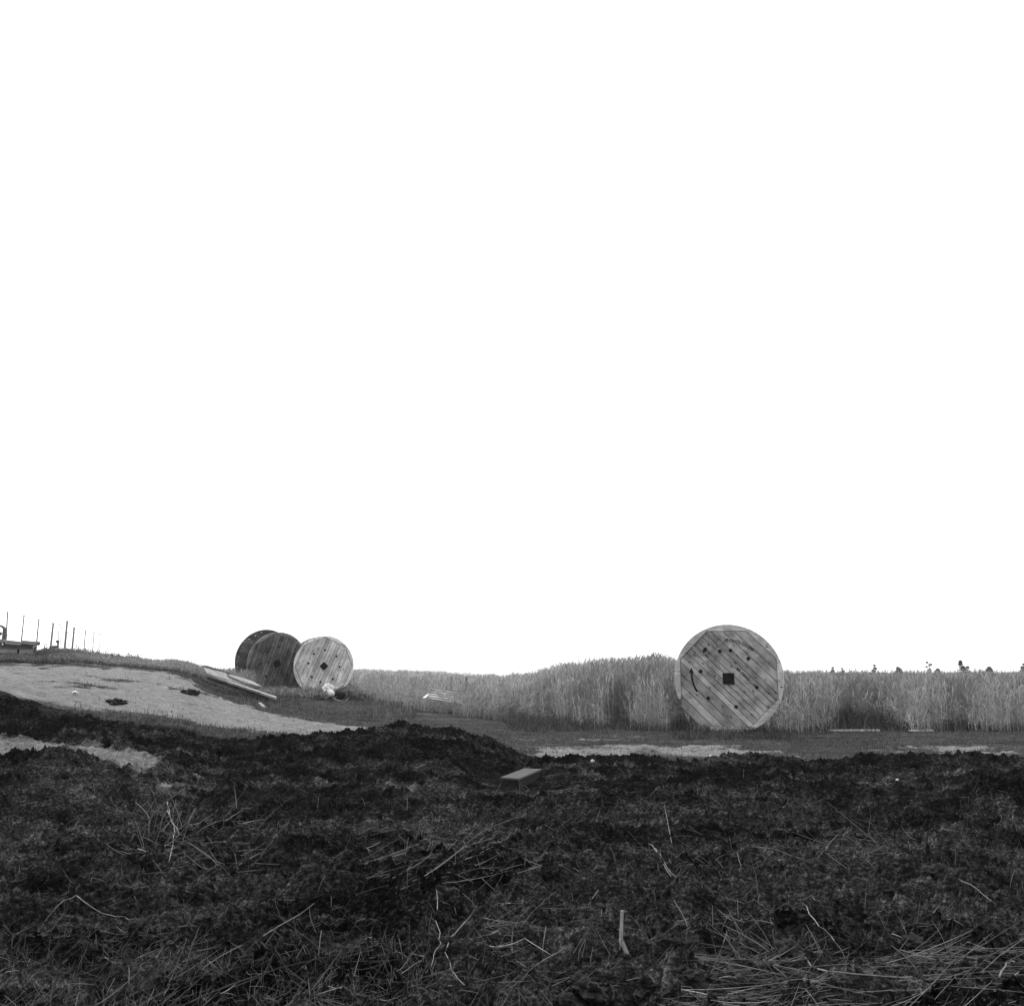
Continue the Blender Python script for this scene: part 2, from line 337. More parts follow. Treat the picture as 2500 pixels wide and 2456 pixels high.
def gza(X, Y):                                         # fast look-up on the grid
    X = np.asarray(X, float); Y = np.asarray(Y, float)
    a = np.interp(X / Y, uu, np.arange(nc)); b = np.interp(Y, yy, np.arange(nr))
    i = np.clip(a.astype(int), 0, nc - 2); j = np.clip(b.astype(int), 0, nr - 2); s = a - i; t = b - j
    return (ZG[j, i] * (1 - s) + ZG[j, i + 1] * s) * (1 - t) + (ZG[j + 1, i] * (1 - s) + ZG[j + 1, i + 1] * s) * t

def ground_mat():
    m, n, b = newmat('ground', 1.0)
    b.inputs['Specular IOR Level'].default_value = 0.0
    tc = nd(n, 'ShaderNodeTexCoord').outputs['Object']
    mp = nd(n, 'ShaderNodeMapping'); mp.inputs['Scale'].default_value = (.75, 1.5, 1.3); n.links.new(tc, mp.inputs[0])
    f1 = noise(n, 3.0, 8, 0.72, mp.outputs[0]); f2 = noise(n, 27, 7, 0.78, mp.outputs[0]); f3 = noise(n, 14, 6, 0.7, mp.outputs[0])
    soil = mixv(n, attr(n, 'pale'), ramp(n, f1, [(0.34, 0.006), (0.5, 0.014), (0.64, 0.04)]), ramp(n, f1, [(0.34, 0.04), (0.5, 0.10), (0.64, 0.20)]))
    soil = mth(n, 'MULTIPLY', soil, ramp(n, f2, [(0.40, 0.2), (0.52, 0.85), (0.62, 3.0)]))
    sand = ramp(n, f1, [(0.3, 0.20), (0.5, .33), (0.7, 0.45)])
    sand = mth(n, 'MULTIPLY', sand, ramp(n, f3, [(0.3, 0.62), (0.6, 1.1)]))
    sand = mth(n, 'MULTIPLY', sand, ramp(n, f2, [(0.34, 0.45), (0.56, 1.15)]))
    turf = ramp(n, noise(n, 1.1, 6, .7, mp.outputs[0]), [(0.34, 0.035), (0.66, 0.13)])
    turf = mth(n, 'MULTIPLY', turf, ramp(n, f3, [(0.36, 0.45), (0.64, 1.5)]))
    turf = mth(n, 'MULTIPLY', turf, ramp(n, f2, [(0.34, 0.4), (0.66, 1.6)]))
    v = mixv(n, attr(n, 'turf'), soil, turf)
    edge = mth(n, 'ADD', attr(n, 'sand'), mth(n, 'MULTIPLY', mth(n, 'SUBTRACT', f3, 0.5), 1.5))
    v = mixv(n, ramp(n, edge, [(0.22, 0), (0.7, 1)]), v, sand)
    v = mixv(n, attr(n, 'wet_sheen'), v, 0.35)  # sky gleam on the puddle painted as a pale colour
    n.links.new(v, b.inputs['Base Color'])
    bump(n, b, mth(n, 'ADD', f2, mth(n, 'MULTIPLY', f3, 1.5)), 1.0, 0.05)
    return m
gm = ground_mat()
g = npmesh('soil_field', np.stack([XG, YG, ZG], -1), quads, gm, attrs={'sand': SG, 'turf': TG, 'wet_sheen': WG, 'pale': PG})
tag(g, kind='structure')
bm = bmesh.new(); bmesh.ops.create_grid(bm, x_segments=2, y_segments=2, size=640, matrix=Matrix.Translation((0, 0, -0.75)))
tag(bmobj('ground', bm, gm), kind='structure')

# ------------------------------------------------------------------ ribbons and tubes in bulk
def ribbons(P3, W, side):
    """P3 (N,K,3) W (N,K) side (N,3)"""
    N, K, _ = P3.shape
    off = side[:, None, :] * W[..., None] * .5
    V = np.stack([P3 - off, P3 + off], 2).reshape(-1, 3)
    b = (np.arange(N) * K * 2)[:, None] + (np.arange(K - 1) * 2)[None, :]
    Q = np.stack([b, b + 1, b + 3, b + 2], -1).reshape(-1, 4)
    return V, Q
def tubes(P3, W, sides=3):
    N, K, _ = P3.shape
    T = np.gradient(P3, axis=1); T /= np.linalg.norm(T, axis=-1, keepdims=True) + 1e-9
    ref = np.zeros_like(T); ref[..., 2] = 1; vert = np.abs(T[..., 2]) > .9; ref[vert] = (1, 0, 0)
    A = np.cross(T, ref); A /= np.linalg.norm(A, axis=-1, keepdims=True) + 1e-9
    B = np.cross(T, A)
    an = np.arange(sides) * 2 * math.pi / sides
    V = P3[:, :, None, :] + (A[:, :, None, :] * np.cos(an)[None, None, :, None] + B[:, :, None, :] * np.sin(an)[None, None, :, None]) * W[:, :, None, None] * .5
    V = V.reshape(-1, 3)
    n0 = (np.arange(N) * K * sides)[:, None, None] + (np.arange(K - 1) * sides)[None, :, None] + np.arange(sides)[None, None, :]
    n1 = (np.arange(N) * K * sides)[:, None, None] + (np.arange(K - 1) * sides)[None, :, None] + ((np.arange(sides) + 1) % sides)[None, None, :]
    Q = np.stack([n0, n1, n1 + sides, n0 + sides], -1).reshape(-1, 4)
    return V, Q
class Bulk:
    def __init__(s): s.V = []; s.Q = []; s.T = []; s.n = 0
    def add(s, V, Q, tone):
        s.V.append(V); s.Q.append(Q + s.n); s.n += len(V); s.T.append(tone)
    def build(s, name, m): return npmesh(name, np.concatenate(s.V), np.concatenate(s.Q), m, tone=np.concatenate(s.T))

def reeds(B, X, Y, Hh, lean=.12, leaf=5, wst=.009, wl=.018, tone=None, leandir=None):
    N = len(X)
    z0 = gza(X, Y) - .03
    a = rng.uniform(0, 2 * math.pi, N); L = np.abs(rng.normal(0, lean, N)) * Hh
    dx = np.cos(a) * L; dy = np.sin(a) * L
    if leandir is not None: dx = dx + leandir * Hh
    t = np.linspace(0, 1, 4)
    P3 = np.stack([X[:, None] + dx[:, None] * t ** 1.7, Y[:, None] + dy[:, None] * t ** 1.7, z0[:, None] + Hh[:, None] * t], -1)
    sa = rng.uniform(-.9, .9, N); side = np.stack([np.cos(sa), np.sin(sa), np.zeros(N)], -1)
    Wd = np.tile(np.array([1, .9, .7, .4]), (N, 1)) * (wst * rng.uniform(.7, 1.4, N))[:, None]
    if tone is None: tone = np.ones(N)
    tn = tone * rng.uniform(.6, 1.5, N)
    V, Q = ribbons(P3, Wd, side); B.add(V, Q, np.repeat(tn, 8))
    # plume
    top = P3[:, -1]; pl = rng.uniform(.10, .22, N); pa = rng.uniform(-.5, .5, N)
    P4 = np.stack([top, top + np.stack([pa * pl * .5, pa * 0, pl * .55], -1), top + np.stack([pa * pl * 1.3, pa * 0, pl], -1)], 1)
    Wp = np.stack([np.full(N, .01), rng.uniform(.012, .035, N), np.full(N, .004)], 1)
    V, Q = ribbons(P4, Wp, side); B.add(V, Q, np.repeat(tn * rng.uniform(.6, 1.0, N), 6))
    # leaves
    for k in range(leaf):
        s = rng.uniform(.15, .95, N); o = np.stack([X + dx * s ** 1.7, Y + dy * s ** 1.7, z0 + Hh * s], -1)
        b = rng.uniform(0, 2 * math.pi, N); ln = rng.uniform(.10, .30, N); ri = rng.uniform(.6, 1.5, N)
        d = np.stack([np.cos(b), np.sin(b), np.zeros(N)], -1)
        p1 = o + d * (ln * .5)[:, None]; p1[:, 2] += ln * ri * .55
        p2 = o + d * ln[:, None]; p2[:, 2] += ln * (ri * .6 - .25)
        P5 = np.stack([o, p1, p2], 1)
        sd_ = np.stack([-np.sin(b) * .7, np.cos(b) * .7, np.full(N, .7)], -1)
        Wl = np.stack([np.full(N, wl * .7), wl * rng.uniform(.7, 1.3, N), np.full(N, .002)], 1)
        V, Q = ribbons(P5, Wl, sd_); B.add(V, Q, np.repeat(tn * rng.uniform(.6, 1.25, N), 6))
reed_m = rough_mat('dry_reed', 0.34, .2, 5, tone=True, bumpd=0, trans=.4)
RX = [860, 1000, 1150, 1300, 1450, 1640, 1700, 1920, 2000, 2060, 2140, 2230, 2330, 2400, 2500, 2900]
RY = [46, 38.5, 33.5, 29.5, 27.5, 26.4, 26.6, 26.0, 26.2, 28.0, 28.2, 26.3, 27.2, 26.3, 26.6, 26.5]
HX = [860, 1100, 1230, 1300, 1330, 1450, 1530, 1600, 1640, 1700, 1900, 2500]
HZ = [1.06, 1.12, 1.20, 1.38, 1.56, 1.78, 1.86, 1.96, 1.82, 1.70, 1.40, 1.41]
B = Bulk()
def reed_bed(n, d0, d1, wst, wl, leaf, hs=1.0, x0=860, x1=2850, toneb=1.0):
    px = rng.uniform(x0, x1, n * 3); dep = rng.uniform(d0, d1, n * 3)
    Yf = np.interp(px, RX, RY)
    X = (px - CX) / F * CP * (Yf + dep); Y = Yf + dep + .5 * fbm(X * .8, Y_ := Yf * .1, 3, 71)
    cl = fbm(X * .9, Y * .9, 4, 73)
    keep = rng.uniform(0, 1, len(px)) < (.35 + 1.1 * np.clip(cl + .35, 0, 1)) * (Yf / 46) ** 0
    X, Y, px, cl, dep = (q[keep][:n] for q in (X, Y, px, cl, dep))
    fr = np.clip(dep / 1.6, 0, 1)
    Hh = np.interp(px, HX, HZ) * (1 + .18 * fbm(X * .7, Y * .7, 3, 77)) * rng.uniform(.72, 1.04, len(X)) * hs * (.72 + .28 * fr)
    reeds(B, X, Y, Hh, .10, leaf, wst, wl, tone=toneb * (.85 + .5 * cl) * np.interp(px, [900, 1300, 1500], [1.7, 1.4, 1.1]), leandir=.10 * fbm(X * .6, Y * .6, 2, 79))  # stalk tone rises to the left, haze glow painted into it
reed_bed(24000, 0.0, 2.4, .008, .010, 6)
reed_bed(20000, 2.4, 7, .010, .013, 6)
reed_bed(6000, 7, 16, .016, .022, 4)
# leaning front stalks of the thin left part and loose clumps at the foot of the bed
n = 2600; px = rng.uniform(1240, 2700, n); Yf = np.interp(px, RX, RY) - rng.uniform(0, 1, n) ** 2 * 1.6; X0 = (px - CX) / F * CP * Yf
kk = fbm(X0 * .9, Yf * .3, 3, 88) > -.1; X0, Yf = X0[kk], Yf[kk]; n = len(X0)
reeds(B, X0, Yf, rng.uniform(.2, .95, n), .25, 4, .009, .012, tone=np.full(n, 1.1))
n = 1500; px = rng.uniform(880, 1300, n); Yf = np.interp(px, RX, RY) - rng.uniform(0, 7, n) * np.interp(px, [880, 1000, 1300], [1, .8, .1])
reeds(B, (px - CX) / F * CP * Yf, Yf, rng.uniform(.3, .95, n), .2, 4, .011, .02, leandir=rng.normal(.3, .25, n))
for cx_, cY in ((1560, 26.2), (1600, 25.9), (1470, 27), (1960, 25.6), (2010, 25.9), (2230, 26), (2280, 26.1), (2420, 26), (2440, 25.8), (1380, 28), (2490, 26.2)):
    n = 45; a = rng.uniform(0, 6.28, n); r = rng.uniform(0, .35, n); X0 = (cx_ - CX) / F * CP * cY
    reeds(B, X0 + r * np.cos(a), cY + r * np.sin(a), rng.uniform(.8, 1.4, n), .16, 3, .010, .012, tone=np.full(n, 1.15))
tag(B.build('reed_bed', reed_m), 'dense bed of dry pale reeds behind the track, to both sides of the large reel', 'reeds', kind='stuff')

# reeds and weeds on the rise to the left and behind the pair of reels
B = Bulk()
n = 7000; px = rng.uniform(590, 905, n); Y = rng.uniform(47, 55, n)
X = (px - CX) / F * CP * Y
reeds(B, X, Y, np.interp(px, [590, 860, 905], [1.15, 1.0, .9]) * rng.uniform(.7, 1.05, n), .12, 4, .014, .026, tone=np.full(n, 1.5))  # lighter tone with the haze near the sky painted in
n = 5200; px = rng.uniform(400, 620, n); Y = rng.uniform(39, 50, n); X = (px - CX) / F * CP * Y
reeds(B, X, Y, rng.uniform(.3, .9, n) * np.interp(px, [400, 480, 560, 620], [.35, .45, .8, 1.0]), .15, 4, .012, .018, tone=np.full(n, .9))
n = 1500; px = rng.uniform(640, 900, n); Y = rng.uniform(38, 46, n); X = (px - CX) / F * CP * Y
reeds(B, X, Y, rng.uniform(.08, .28, n), .2, 4, .012, .022, tone=np.full(n, .8))
tag(B.build('reeds', reed_m), 'thinner pale reeds standing behind the pair of reels', 'reeds', kind='stuff')
B = Bulk()
n = 9000; px = rng.uniform(-250, 470, n); Y = rng.uniform(0, 1, n) * (43.5 - np.interp(px, [0, 110, 200], [36.3, 36.3, 38.5])) + np.interp(px, [0, 110, 200], [36.3, 36.3, 38.5]); X = (px - CX) / F * CP * Y
cl = fbm(X * .8, Y * .8, 3, 15)
reeds(B, X, Y, rng.uniform(.06, .2, n) * (1 + cl) * np.interp(px, [0, 92, 110, 300, 470], [.5, .6, .8, .5, .7]) * np.where((px < 98), np.where(Y > 38.6, .1, .55), 1), .25, 4, .010, .024, tone=np.interp(px, [100, 250], [.55, 1.3]) * (1 + .5 * cl))  # tone lifted to the right, distance haze put into the colour
n = 120; px = rng.uniform(150, 470, n); Y = rng.uniform(41, 44, n); X = (px - CX) / F * CP * Y
reeds(B, X, Y, rng.uniform(.15, .33, n), .08, 6, .02, .03, tone=np.full(n, .6))
weed_m = rough_mat('weed', 0.24, .3, 5, tone=True, bumpd=0, trans=.2)
tag(B.build('weeds', weed_m), 'low dark weeds covering the bank below the concrete slabs', 'weeds', kind='stuff')

# short turf between the heaps and the reeds
B = Bulk()
def turf(n, x0, x1, Y0, Y1, h0, h1, tone, w=.010):
    u = rng.uniform(0, 1, n); Y = Y0 + (Y1 - Y0) * u; px = rng.uniform(x0, x1, n); X = (px - CX) / F * CP * Y
    s, t, _ = masks(X, Y, base_z(X, Y)); k = rng.uniform(0, 1, n) < (t * .95 + .03) * (.5 + sstep(-.3, .3, fbm(X * 2, Y * 2, 3, 31)))
    if h1 > .12: k &= ~((px > 735) & (px < 905) & (Y > 31.5) & (Y < 39)) & ~((px > 1015) & (px < 1170) & (Y > 25) & (Y < 34))
    X, Y = X[k], Y[k]; n = len(X); z = gza(X, Y)
    hh = rng.uniform(h0, h1, n) * (1 + .6 * fbm(X * 1.5, Y * 1.5, 2, 34)); a = rng.uniform(0, 6.28, n); l = hh * rng.uniform(.2, 1.3, n)
    P3 = np.stack([np.stack([X, Y, z - .01], -1), np.stack([X + .35 * l * np.cos(a), Y + .35 * l * np.sin(a), z + .65 * hh], -1),
                   np.stack([X + l * np.cos(a), Y + l * np.sin(a), z + hh * .9], -1)], 1)
    W = np.stack([np.full(n, w), np.full(n, w * .8), np.full(n, .001)], 1)
    sa = rng.uniform(-1, 1, n)
    V, Q = ribbons(P3, W, np.stack([np.cos(sa), np.sin(sa), 0 * sa], -1)); B.add(V, Q, np.repeat(tone * rng.uniform(.3, 1.9, n) * (1 + .7 * fbm(X * .9, Y * 1.8, 3, 39)), 6))
turf(65000, 900, 2800, 15.3, 27.5, .012, .06, .50, .008)
turf(9000, 1250, 2800, 25, 28, .06, .28, .42, .014)
turf(30000, 180, 900, 15.5, 45, .02, .08, .42, .012)
turf(5000, 900, 1150, 28, 46, .10, .30, .60, .015)
turf(6000, 440, 900, 28, 46, .03, .15, .50, .015)
turf(3000, 1960, 2240, 25.6, 29, .08, .6, .42, .014)
turf(2500, 2010, 2160, 25.8, 28.5, .1, .7, .36, .014)
turf(1200, 2290, 2410, 25.7, 28, .1, .5, .40, .014)      # dark undergrowth where the reeds step back
turf(2600, 1640, 1920, 22.0, 23.6, .06, .20, .40, .010)
turf(3500, 560, 880, 33, 43, .04, .20, .38, .014)
turf(5000, 1240, 1700, 26, 30, .1, .45, .40, .014)
tag(B.build('grass', rough_mat('grass', .20, .3, 6, tone=True, bumpd=0, trans=.15)), 'short trampled grass between the soil heaps and the reeds', 'grass', kind='stuff')

# straw on the dug-over soil in front
B = Bulk()
def straw(n, x0, x1, Y0, Y1, l0, l1, w0, w1, tone, up=.25, thr=-.1, seed=101, dirv=None, spread=3.2):
    u = rng.uniform(0, 1, n * 3); Y = np.exp(np.log(Y0) + (np.log(Y1) - np.log(Y0)) * u); px = rng.uniform(x0, x1, n * 3); X = (px - CX) / F * CP * Y
    k = fbm(X * .9, Y * 1.2, 3, seed) + rng.normal(0, .12, len(X)) > thr
    X, Y = X[k][:n], Y[k][:n]; n = len(X)
    base = (fbm(X * .35, Y * .35, 2, seed + 5) * 4 if dirv is None else dirv)
    a = base + rng.normal(0, spread * .33, n); ln = rng.uniform(l0, l1, n) * rng.uniform(.5, 1, n)
    bend = rng.normal(0, .16, n) * np.where(rng.uniform(0, 1, n) < .15, 3.5, 1); K = 5; t = np.linspace(0, 1, K)
    kink = np.where(rng.uniform(0, 1, n) < .15, rng.normal(0, .9, n), 0); kp = rng.uniform(.3, .7, n)
    ang = a[:, None] + bend[:, None] * t[None] + kink[:, None] * (t[None] > kp[:, None])
    st = ln[:, None] / (K - 1)
    PX_ = X[:, None] + np.cumsum(np.cos(ang) * st, 1); PY_ = Y[:, None] + np.cumsum(np.sin(ang) * st, 1)
    PZ = gza(PX_, PY_); lo = PZ[:, :1]; hi = PZ[:, -1:]
    line = lo + (hi - lo) * t[None]; rise = np.where(rng.uniform(0, 1, n) < up, rng.uniform(.1, .9, n), rng.uniform(0, .12, n)) * ln
    PZ2 = line + .55 * np.maximum((PZ - line).max(1), 0)[:, None] * np.sin(np.pi * np.clip(t[None], .06, .94)) ** .3 + .004 + rise[:, None] * t[None] ** rng.uniform(.7, 1.6, n)[:, None]
    Wd = rng.uniform(w0, w1, n)[:, None] * np.array([1, 1, .9, .75, .45])[None]
    V, Q = tubes(np.stack([PX_, PY_, PZ2], -1), Wd); B.add(V, Q, np.repeat(tone * np.exp(rng.normal(-.25, .55, n)), K * 3))
straw(4200, -150, 2650, 4.0, 11, .04, .22, .0014, .003, .55, thr=0)
straw(1300, -150, 1300, 4.0, 5.8, .08, .36, .0014, .0032, .50, up=.35, thr=-.1, seed=131)
straw(800, 1550, 2650, 4.2, 5.4, .10, .55, .0018, .004, .7, up=.12, seed=141, thr=-.05, dirv=-.25, spread=1.0)
straw(200, 340, 640, 7.2, 10.2, .10, .5, .004, .006, .75, up=.5, thr=-2)
straw(110, 850, 1150, 6.2, 8.6, .15, .6, .003, .005, .7, up=.25, thr=-2, dirv=.35, spread=1.0)
straw(90, 1940, 2240, 7.4, 9.2, .10, .45, .003, .006, .9, up=.35, thr=-2, dirv=2.6, spread=1.2)
straw(40, 1590, 1790, 7.0, 8.8, .10, .45, .003, .006, .9, up=.3, thr=-2, dirv=2.6, spread=1.8)
straw(60, 1150, 1350, 5.2, 7.0, .10, .4, .003, .005, .9, up=.3, thr=-2)
straw(90, 1740, 1900, 5.0, 6.6, .08, .35, .003, .005, .9, up=.35, thr=-2, dirv=2.5, spread=2)
straw(500, -150, 2650, 10.5, 15, .05, .22, .002, .004, .45, up=.15, thr=.1)
def standing(n, x0, x1, Y0, Y1, h0, h1, w, tone):
    Y = np.exp(rng.uniform(math.log(Y0), math.log(Y1), n)); px = rng.uniform(x0, x1, n); X = (px - CX) / F * CP * Y
    h = rng.uniform(h0, h1, n); a = rng.uniform(0, 6.28, n); l = h * np.abs(rng.normal(0, .7, n)); t = np.linspace(0, 1, 4)
    P3 = np.stack([X[:, None] + (np.cos(a) * l)[:, None] * t ** 1.5, Y[:, None] + (np.sin(a) * l)[:, None] * t ** 1.5, gza(X, Y)[:, None] - .01 + h[:, None] * t], -1)
    V, Q = tubes(P3, np.full((n, 4), w) * rng.uniform(.7, 1.3, n)[:, None]); B.add(V, Q, np.repeat(tone * np.exp(rng.normal(-.1, .4, n)), 12))
straw(7000, -150, 2650, 4.0, 10, .015, .07, .0012, .0026, .22, up=.12, thr=-.35, seed=151)
straw(3500, -150, 2650, 9, 15.5, .03, .10, .002, .0035, .12, up=.12, thr=-.2, seed=152)
straw(2600, -150, 2650, 4.6, 10.5, .03, .14, .0018, .0032, 1.0, up=.35, thr=.0, seed=161)
standing(260, -100, 2600, 5, 12, .04, .15, .004, .9)
standing(900, -150, 1100, 4.1, 5.6, .03, .11, .003, .5)
standing(22, 380, 480, 8, 9.8, .12, .38, .007, .8)
straw_m = rough_mat('straw', .22, .25, 9, tone=True, bumpd=0, rough=.8)
tag(B.build('straw', straw_m), 'scattered dry straw and broken reed stems on the dark soil', 'straw', kind='stuff')

# ------------------------------------------------------------------ cable reels
def clip(poly, nx, nz, d):            # keep nx*x+nz*z <= d
    out = []
    for i in range(len(poly)):
        a, b = poly[i], poly[(i + 1) % len(poly)]
        da, db = nx * a[0] + nz * a[1] - d, nx * b[0] + nz * b[1] - d
        if da <= 0: out.append(a)
        if (da < 0 < db) or (db < 0 < da):
            t = da / (da - db); out.append((a[0] + t * (b[0] - a[0]), a[1] + t * (b[1] - a[1])))
    return out
def prism(bm, poly, y0, y1, tone, lay, off=(0, 0, 0), jit=0.0):
    n = len(poly)
    if n < 3: return
    A = [bm.verts.new((p[0] + off[0], y0 + off[1], p[1] + off[2])) for p in poly]
    Bv = [bm.verts.new((p[0] + off[0], y1 + off[1], p[1] + off[2])) for p in poly]
    for v in A + Bv: v[lay] = tone
    bm.faces.new(A); bm.faces.new(Bv[::-1])
    for i in range(n): bm.faces.new((A[i], Bv[i], Bv[(i + 1) % n], A[(i + 1) % n]))
def tbm():
    bm = bmesh.new(); return bm, bm.verts.layers.float.new('tone')
def circ(R, n=96, a0=0): return [(R * math.cos(a0 + 2 * math.pi * i / n), R * math.sin(a0 + 2 * math.pi * i / n)) for i in range(n)]
def regoct(ap, spin):
    r = ap / math.cos(math.pi / 8)
    return [(r * math.cos(spin + math.pi / 8 + i * math.pi / 4), r * math.sin(spin + math.pi / 8 + i * math.pi / 4)) for i in range(8)]
LINES = [-1.0, -.84, -.70, -.555, -.39, -.288, -.184, -.085, .013, .106, .23, .315, .42, .57, .715, 1.0]
def boards(bm, lay, outline, R, pd, y0, y1, rr, lines=LINES, gap=.0095, base=1.0):
    """boards running along direction angle pd, clipped to the outline (in x, z)"""
    nx, nz = -math.sin(pd), math.cos(pd)
    for a, b in zip(lines[:-1], lines[1:]):
        p = clip(outline, nx, nz, b * R - gap); p = clip(p, -nx, -nz, -(a * R + gap))
        prism(bm, p, y0 + rr.uniform(-.003, .003), y1, base * rr.uniform(.66, 1.2), lay)
def fix(bm): bmesh.ops.recalc_face_normals(bm, faces=bm.faces[:])

iron = rough_mat('rusty_iron_and_slot', .018, .5, 20, bumpd=.003, rough=.7)
black_paint_and_shade = rough_mat('black_paint_and_shade', .022, .6, 14, bumpd=0, rough=.8)
grey_paint = rough_mat('faded_paint', .09, .4, 20, bumpd=0, rough=.9)
hollow = rough_mat('hub_steel_and_hollow', .012, .4, 10, bumpd=.004, rough=.8)
def text_mesh(s, size):
    cu = bpy.data.curves.new('t', 'FONT'); cu.body = s; cu.size = size; cu.resolution_u = 3; cu.offset = size * .012; cu.align_x = 'LEFT'
    o = bpy.data.objects.new('t', cu); C.objects.link(o)
    dg = bpy.context.evaluated_depsgraph_get(); dg.update()
    me = bpy.data.meshes.new_from_object(o.evaluated_get(dg)); bpy.data.objects.remove(o)
    bm = bmesh.new(); bm.from_mesh(me)
    bmesh.ops.subdivide_edges(bm, edges=[e for e in bm.edges if e.calc_length() > size * .5], cuts=2)
    return bm
def reel(R, W, spin, wood, centre, rot, label, group, hole_spin=0.0, missing=(), worn=(), marks=False, seed=1, w2=None, og=.012):
    rr = random.Random(seed)
    M = Euler(rot, 'XYZ').to_matrix(); loc = Vector(centre) - M @ Vector((0, 0, R))
    root = empty('cable_reel', loc, rot); tag(root, label, 'cable reel', group)
    cz = R; th = .045; pd = spin - math.pi / 4
    def shift(bm, dy=0):
        for v in bm.verts: v.co.z += cz; v.co.y += dy
    def hb(bm):
        return bm
    wood_d, wood_r = w2
    for sgn in (-1, 1):                                             # front flange at -Y
        fl = 'front' if sgn < 0 else 'back'
        y_in = sgn * (W / 2 - 2 * th); y_mid = sgn * (W / 2 - th); y_out = sgn * W / 2
        bm, lay = tbm()                                              # inner layer of boards: full disc, across
        out = circ(R * .995)
        if fl == 'front' and worn:
            out = circ(R * .985)
        boards(bm, lay, out, R, pd + math.pi / 2, y_in, y_mid - sgn * .001, rr, lines=[-1, -.8, -.62, -.45, -.3, -.12, .05, .2, .36, .5, .66, .82, 1])
        # square bore: the boards stop at the hub plate, which covers them
        shift(bm); fix(bm); bmobj('inner_boards', bm, wood_d, root)
        bm, lay = tbm()
        oc = circ(R)
        ap = R * .872
        for i in range(8):
            a = spin + i * math.pi / 4
            if i in missing and sgn < 0: continue
            oc = clip(oc, math.cos(a), math.sin(a), ap)
        boards(bm, lay, oc, R, pd, y_mid, y_out, rr)
        shift(bm); fix(bm); f = bmobj('boards', bm, wood, root)
        for i in range(8):
            if i in missing and sgn < 0: continue
            a = spin + i * math.pi / 4
            seg = circ(R, 160); seg = clip(seg, -math.cos(a), -math.sin(a), -(ap + og))
            a1, a2 = a - math.pi / 8, a + math.pi / 8
            seg = clip(seg, math.sin(a1), -math.cos(a1), -.005); seg = clip(seg, -math.sin(a2), math.cos(a2), -.005)
            if not seg: continue
            bm, lay = tbm(); t0 = rr.uniform(.92, 1.14)
            prism(bm, seg, y_mid, y_out + sgn * rr.uniform(.010, .022), t0, lay); shift(bm); fix(bm)
            bmobj('rim_board', bm, wood_r, root)
    # drum of staves
    bm, lay = tbm(); n = 28; rd = R * .46
    for i in range(n):
        a0 = 2 * math.pi * i / n + .012; a1 = 2 * math.pi * (i + 1) / n - .012
        p = [(rd * math.cos(a0), rd * math.sin(a0)), (rd * math.cos(a1), rd * math.sin(a1)), ((rd - .05) * math.cos(a1), (rd - .05) * math.sin(a1)), ((rd - .05) * math.cos(a0), (rd - .05) * math.sin(a0))]
        prism(bm, p, -W / 2 + 2 * th + .001, W / 2 - 2 * th - .001, rr.uniform(.8, 1.1), lay)
    shift(bm); fix(bm); bmobj('drum', bm, wood_d, root)
    # hub plate; its bore is a black sheet with the hole's shade painted on
    s = .104 * R; ca, sa = math.cos(hole_spin), math.sin(hole_spin)
    def rp(x, z): return (x * ca - z * sa, x * sa + z * ca)
    for sgn in (-1, 1):
        bm, lay = tbm()
        y0, y1 = (sgn * (W / 2 - .02), sgn * (W / 2 + .016))
        o, i_ = s, s * .30
        for q in ((-o, -o, o, -i_), (-o, i_, o, o), (-o, -i_, -i_, i_), (i_, -i_, o, i_)):
            prism(bm, [rp(q[0], q[1]), rp(q[2], q[1]), rp(q[2], q[3]), rp(q[0], q[3])], y0, y1, 1, lay)
        shift(bm); fix(bm); bmobj('hub_plate', bm, hollow, root)
        bm, lay = tbm(); prism(bm, [rp(-i_, -i_), rp(i_, -i_), rp(i_, i_), rp(-i_, i_)], sgn * (W / 2 + .001), sgn * (W / 2 + .004), 1, lay)
        shift(bm); fix(bm); bmobj('bore', bm, black_paint_and_shade, root)
    # bolts: washer + nut + shank end
    angs = [105.3, 83.7, 44.6, 165, -17.5, 222.7, -77.5, 16] if marks else [105 + 45 * i + rr.uniform(-6, 6) for i in range(8)]
    if marks: angs = angs[:7]
    for k_, a in enumerate(angs):
        a = math.radians(a) + (0 if marks else spin); r = R * .525
        bm, lay = tbm()
        prism(bm, [(r * math.cos(a) + q[0], r * math.sin(a) + q[1]) for q in circ(.046, 16)], -W / 2 - .012, -W / 2 + .01, 1, lay)
        prism(bm, [(r * math.cos(a) + q[0], r * math.sin(a) + q[1]) for q in circ(.034, 6, k_)], -W / 2 - .040, -W / 2 - .0121, 1, lay)
        prism(bm, [(r * math.cos(a) + q[0], r * math.sin(a) + q[1]) for q in circ(.012, 10)], -W / 2 - .062, -W / 2 - .0401, 1, lay)
        shift(bm); fix(bm); bmobj('bolt', bm, iron, root)
    if marks:
        yf = -W / 2 - .0065
        # slot-shaped hand hole, upper left: a plate coloured dark for its shade
        bm, lay = tbm(); c0 = Vector((-297 / 716 * R, 381 / 716 * R)); a = math.radians(55)
        pl = [(c0.x + .075 * math.cos(t) * math.cos(a) - .042 * math.sin(t) * math.sin(a), c0.y + .075 * math.cos(t) * math.sin(a) + .042 * math.sin(t) * math.cos(a)) for t in [i * math.pi / 8 for i in range(16)]]
        prism(bm, pl, -W / 2 - .012, -W / 2 + .01, 1, lay); shift(bm); fix(bm); bmobj('slot_hole', bm, iron, root)
        # rolling-direction arrow: arc with a head
        bm, lay = tbm(); N = 22
        a0, a1 = math.radians(202.5), math.radians(170)
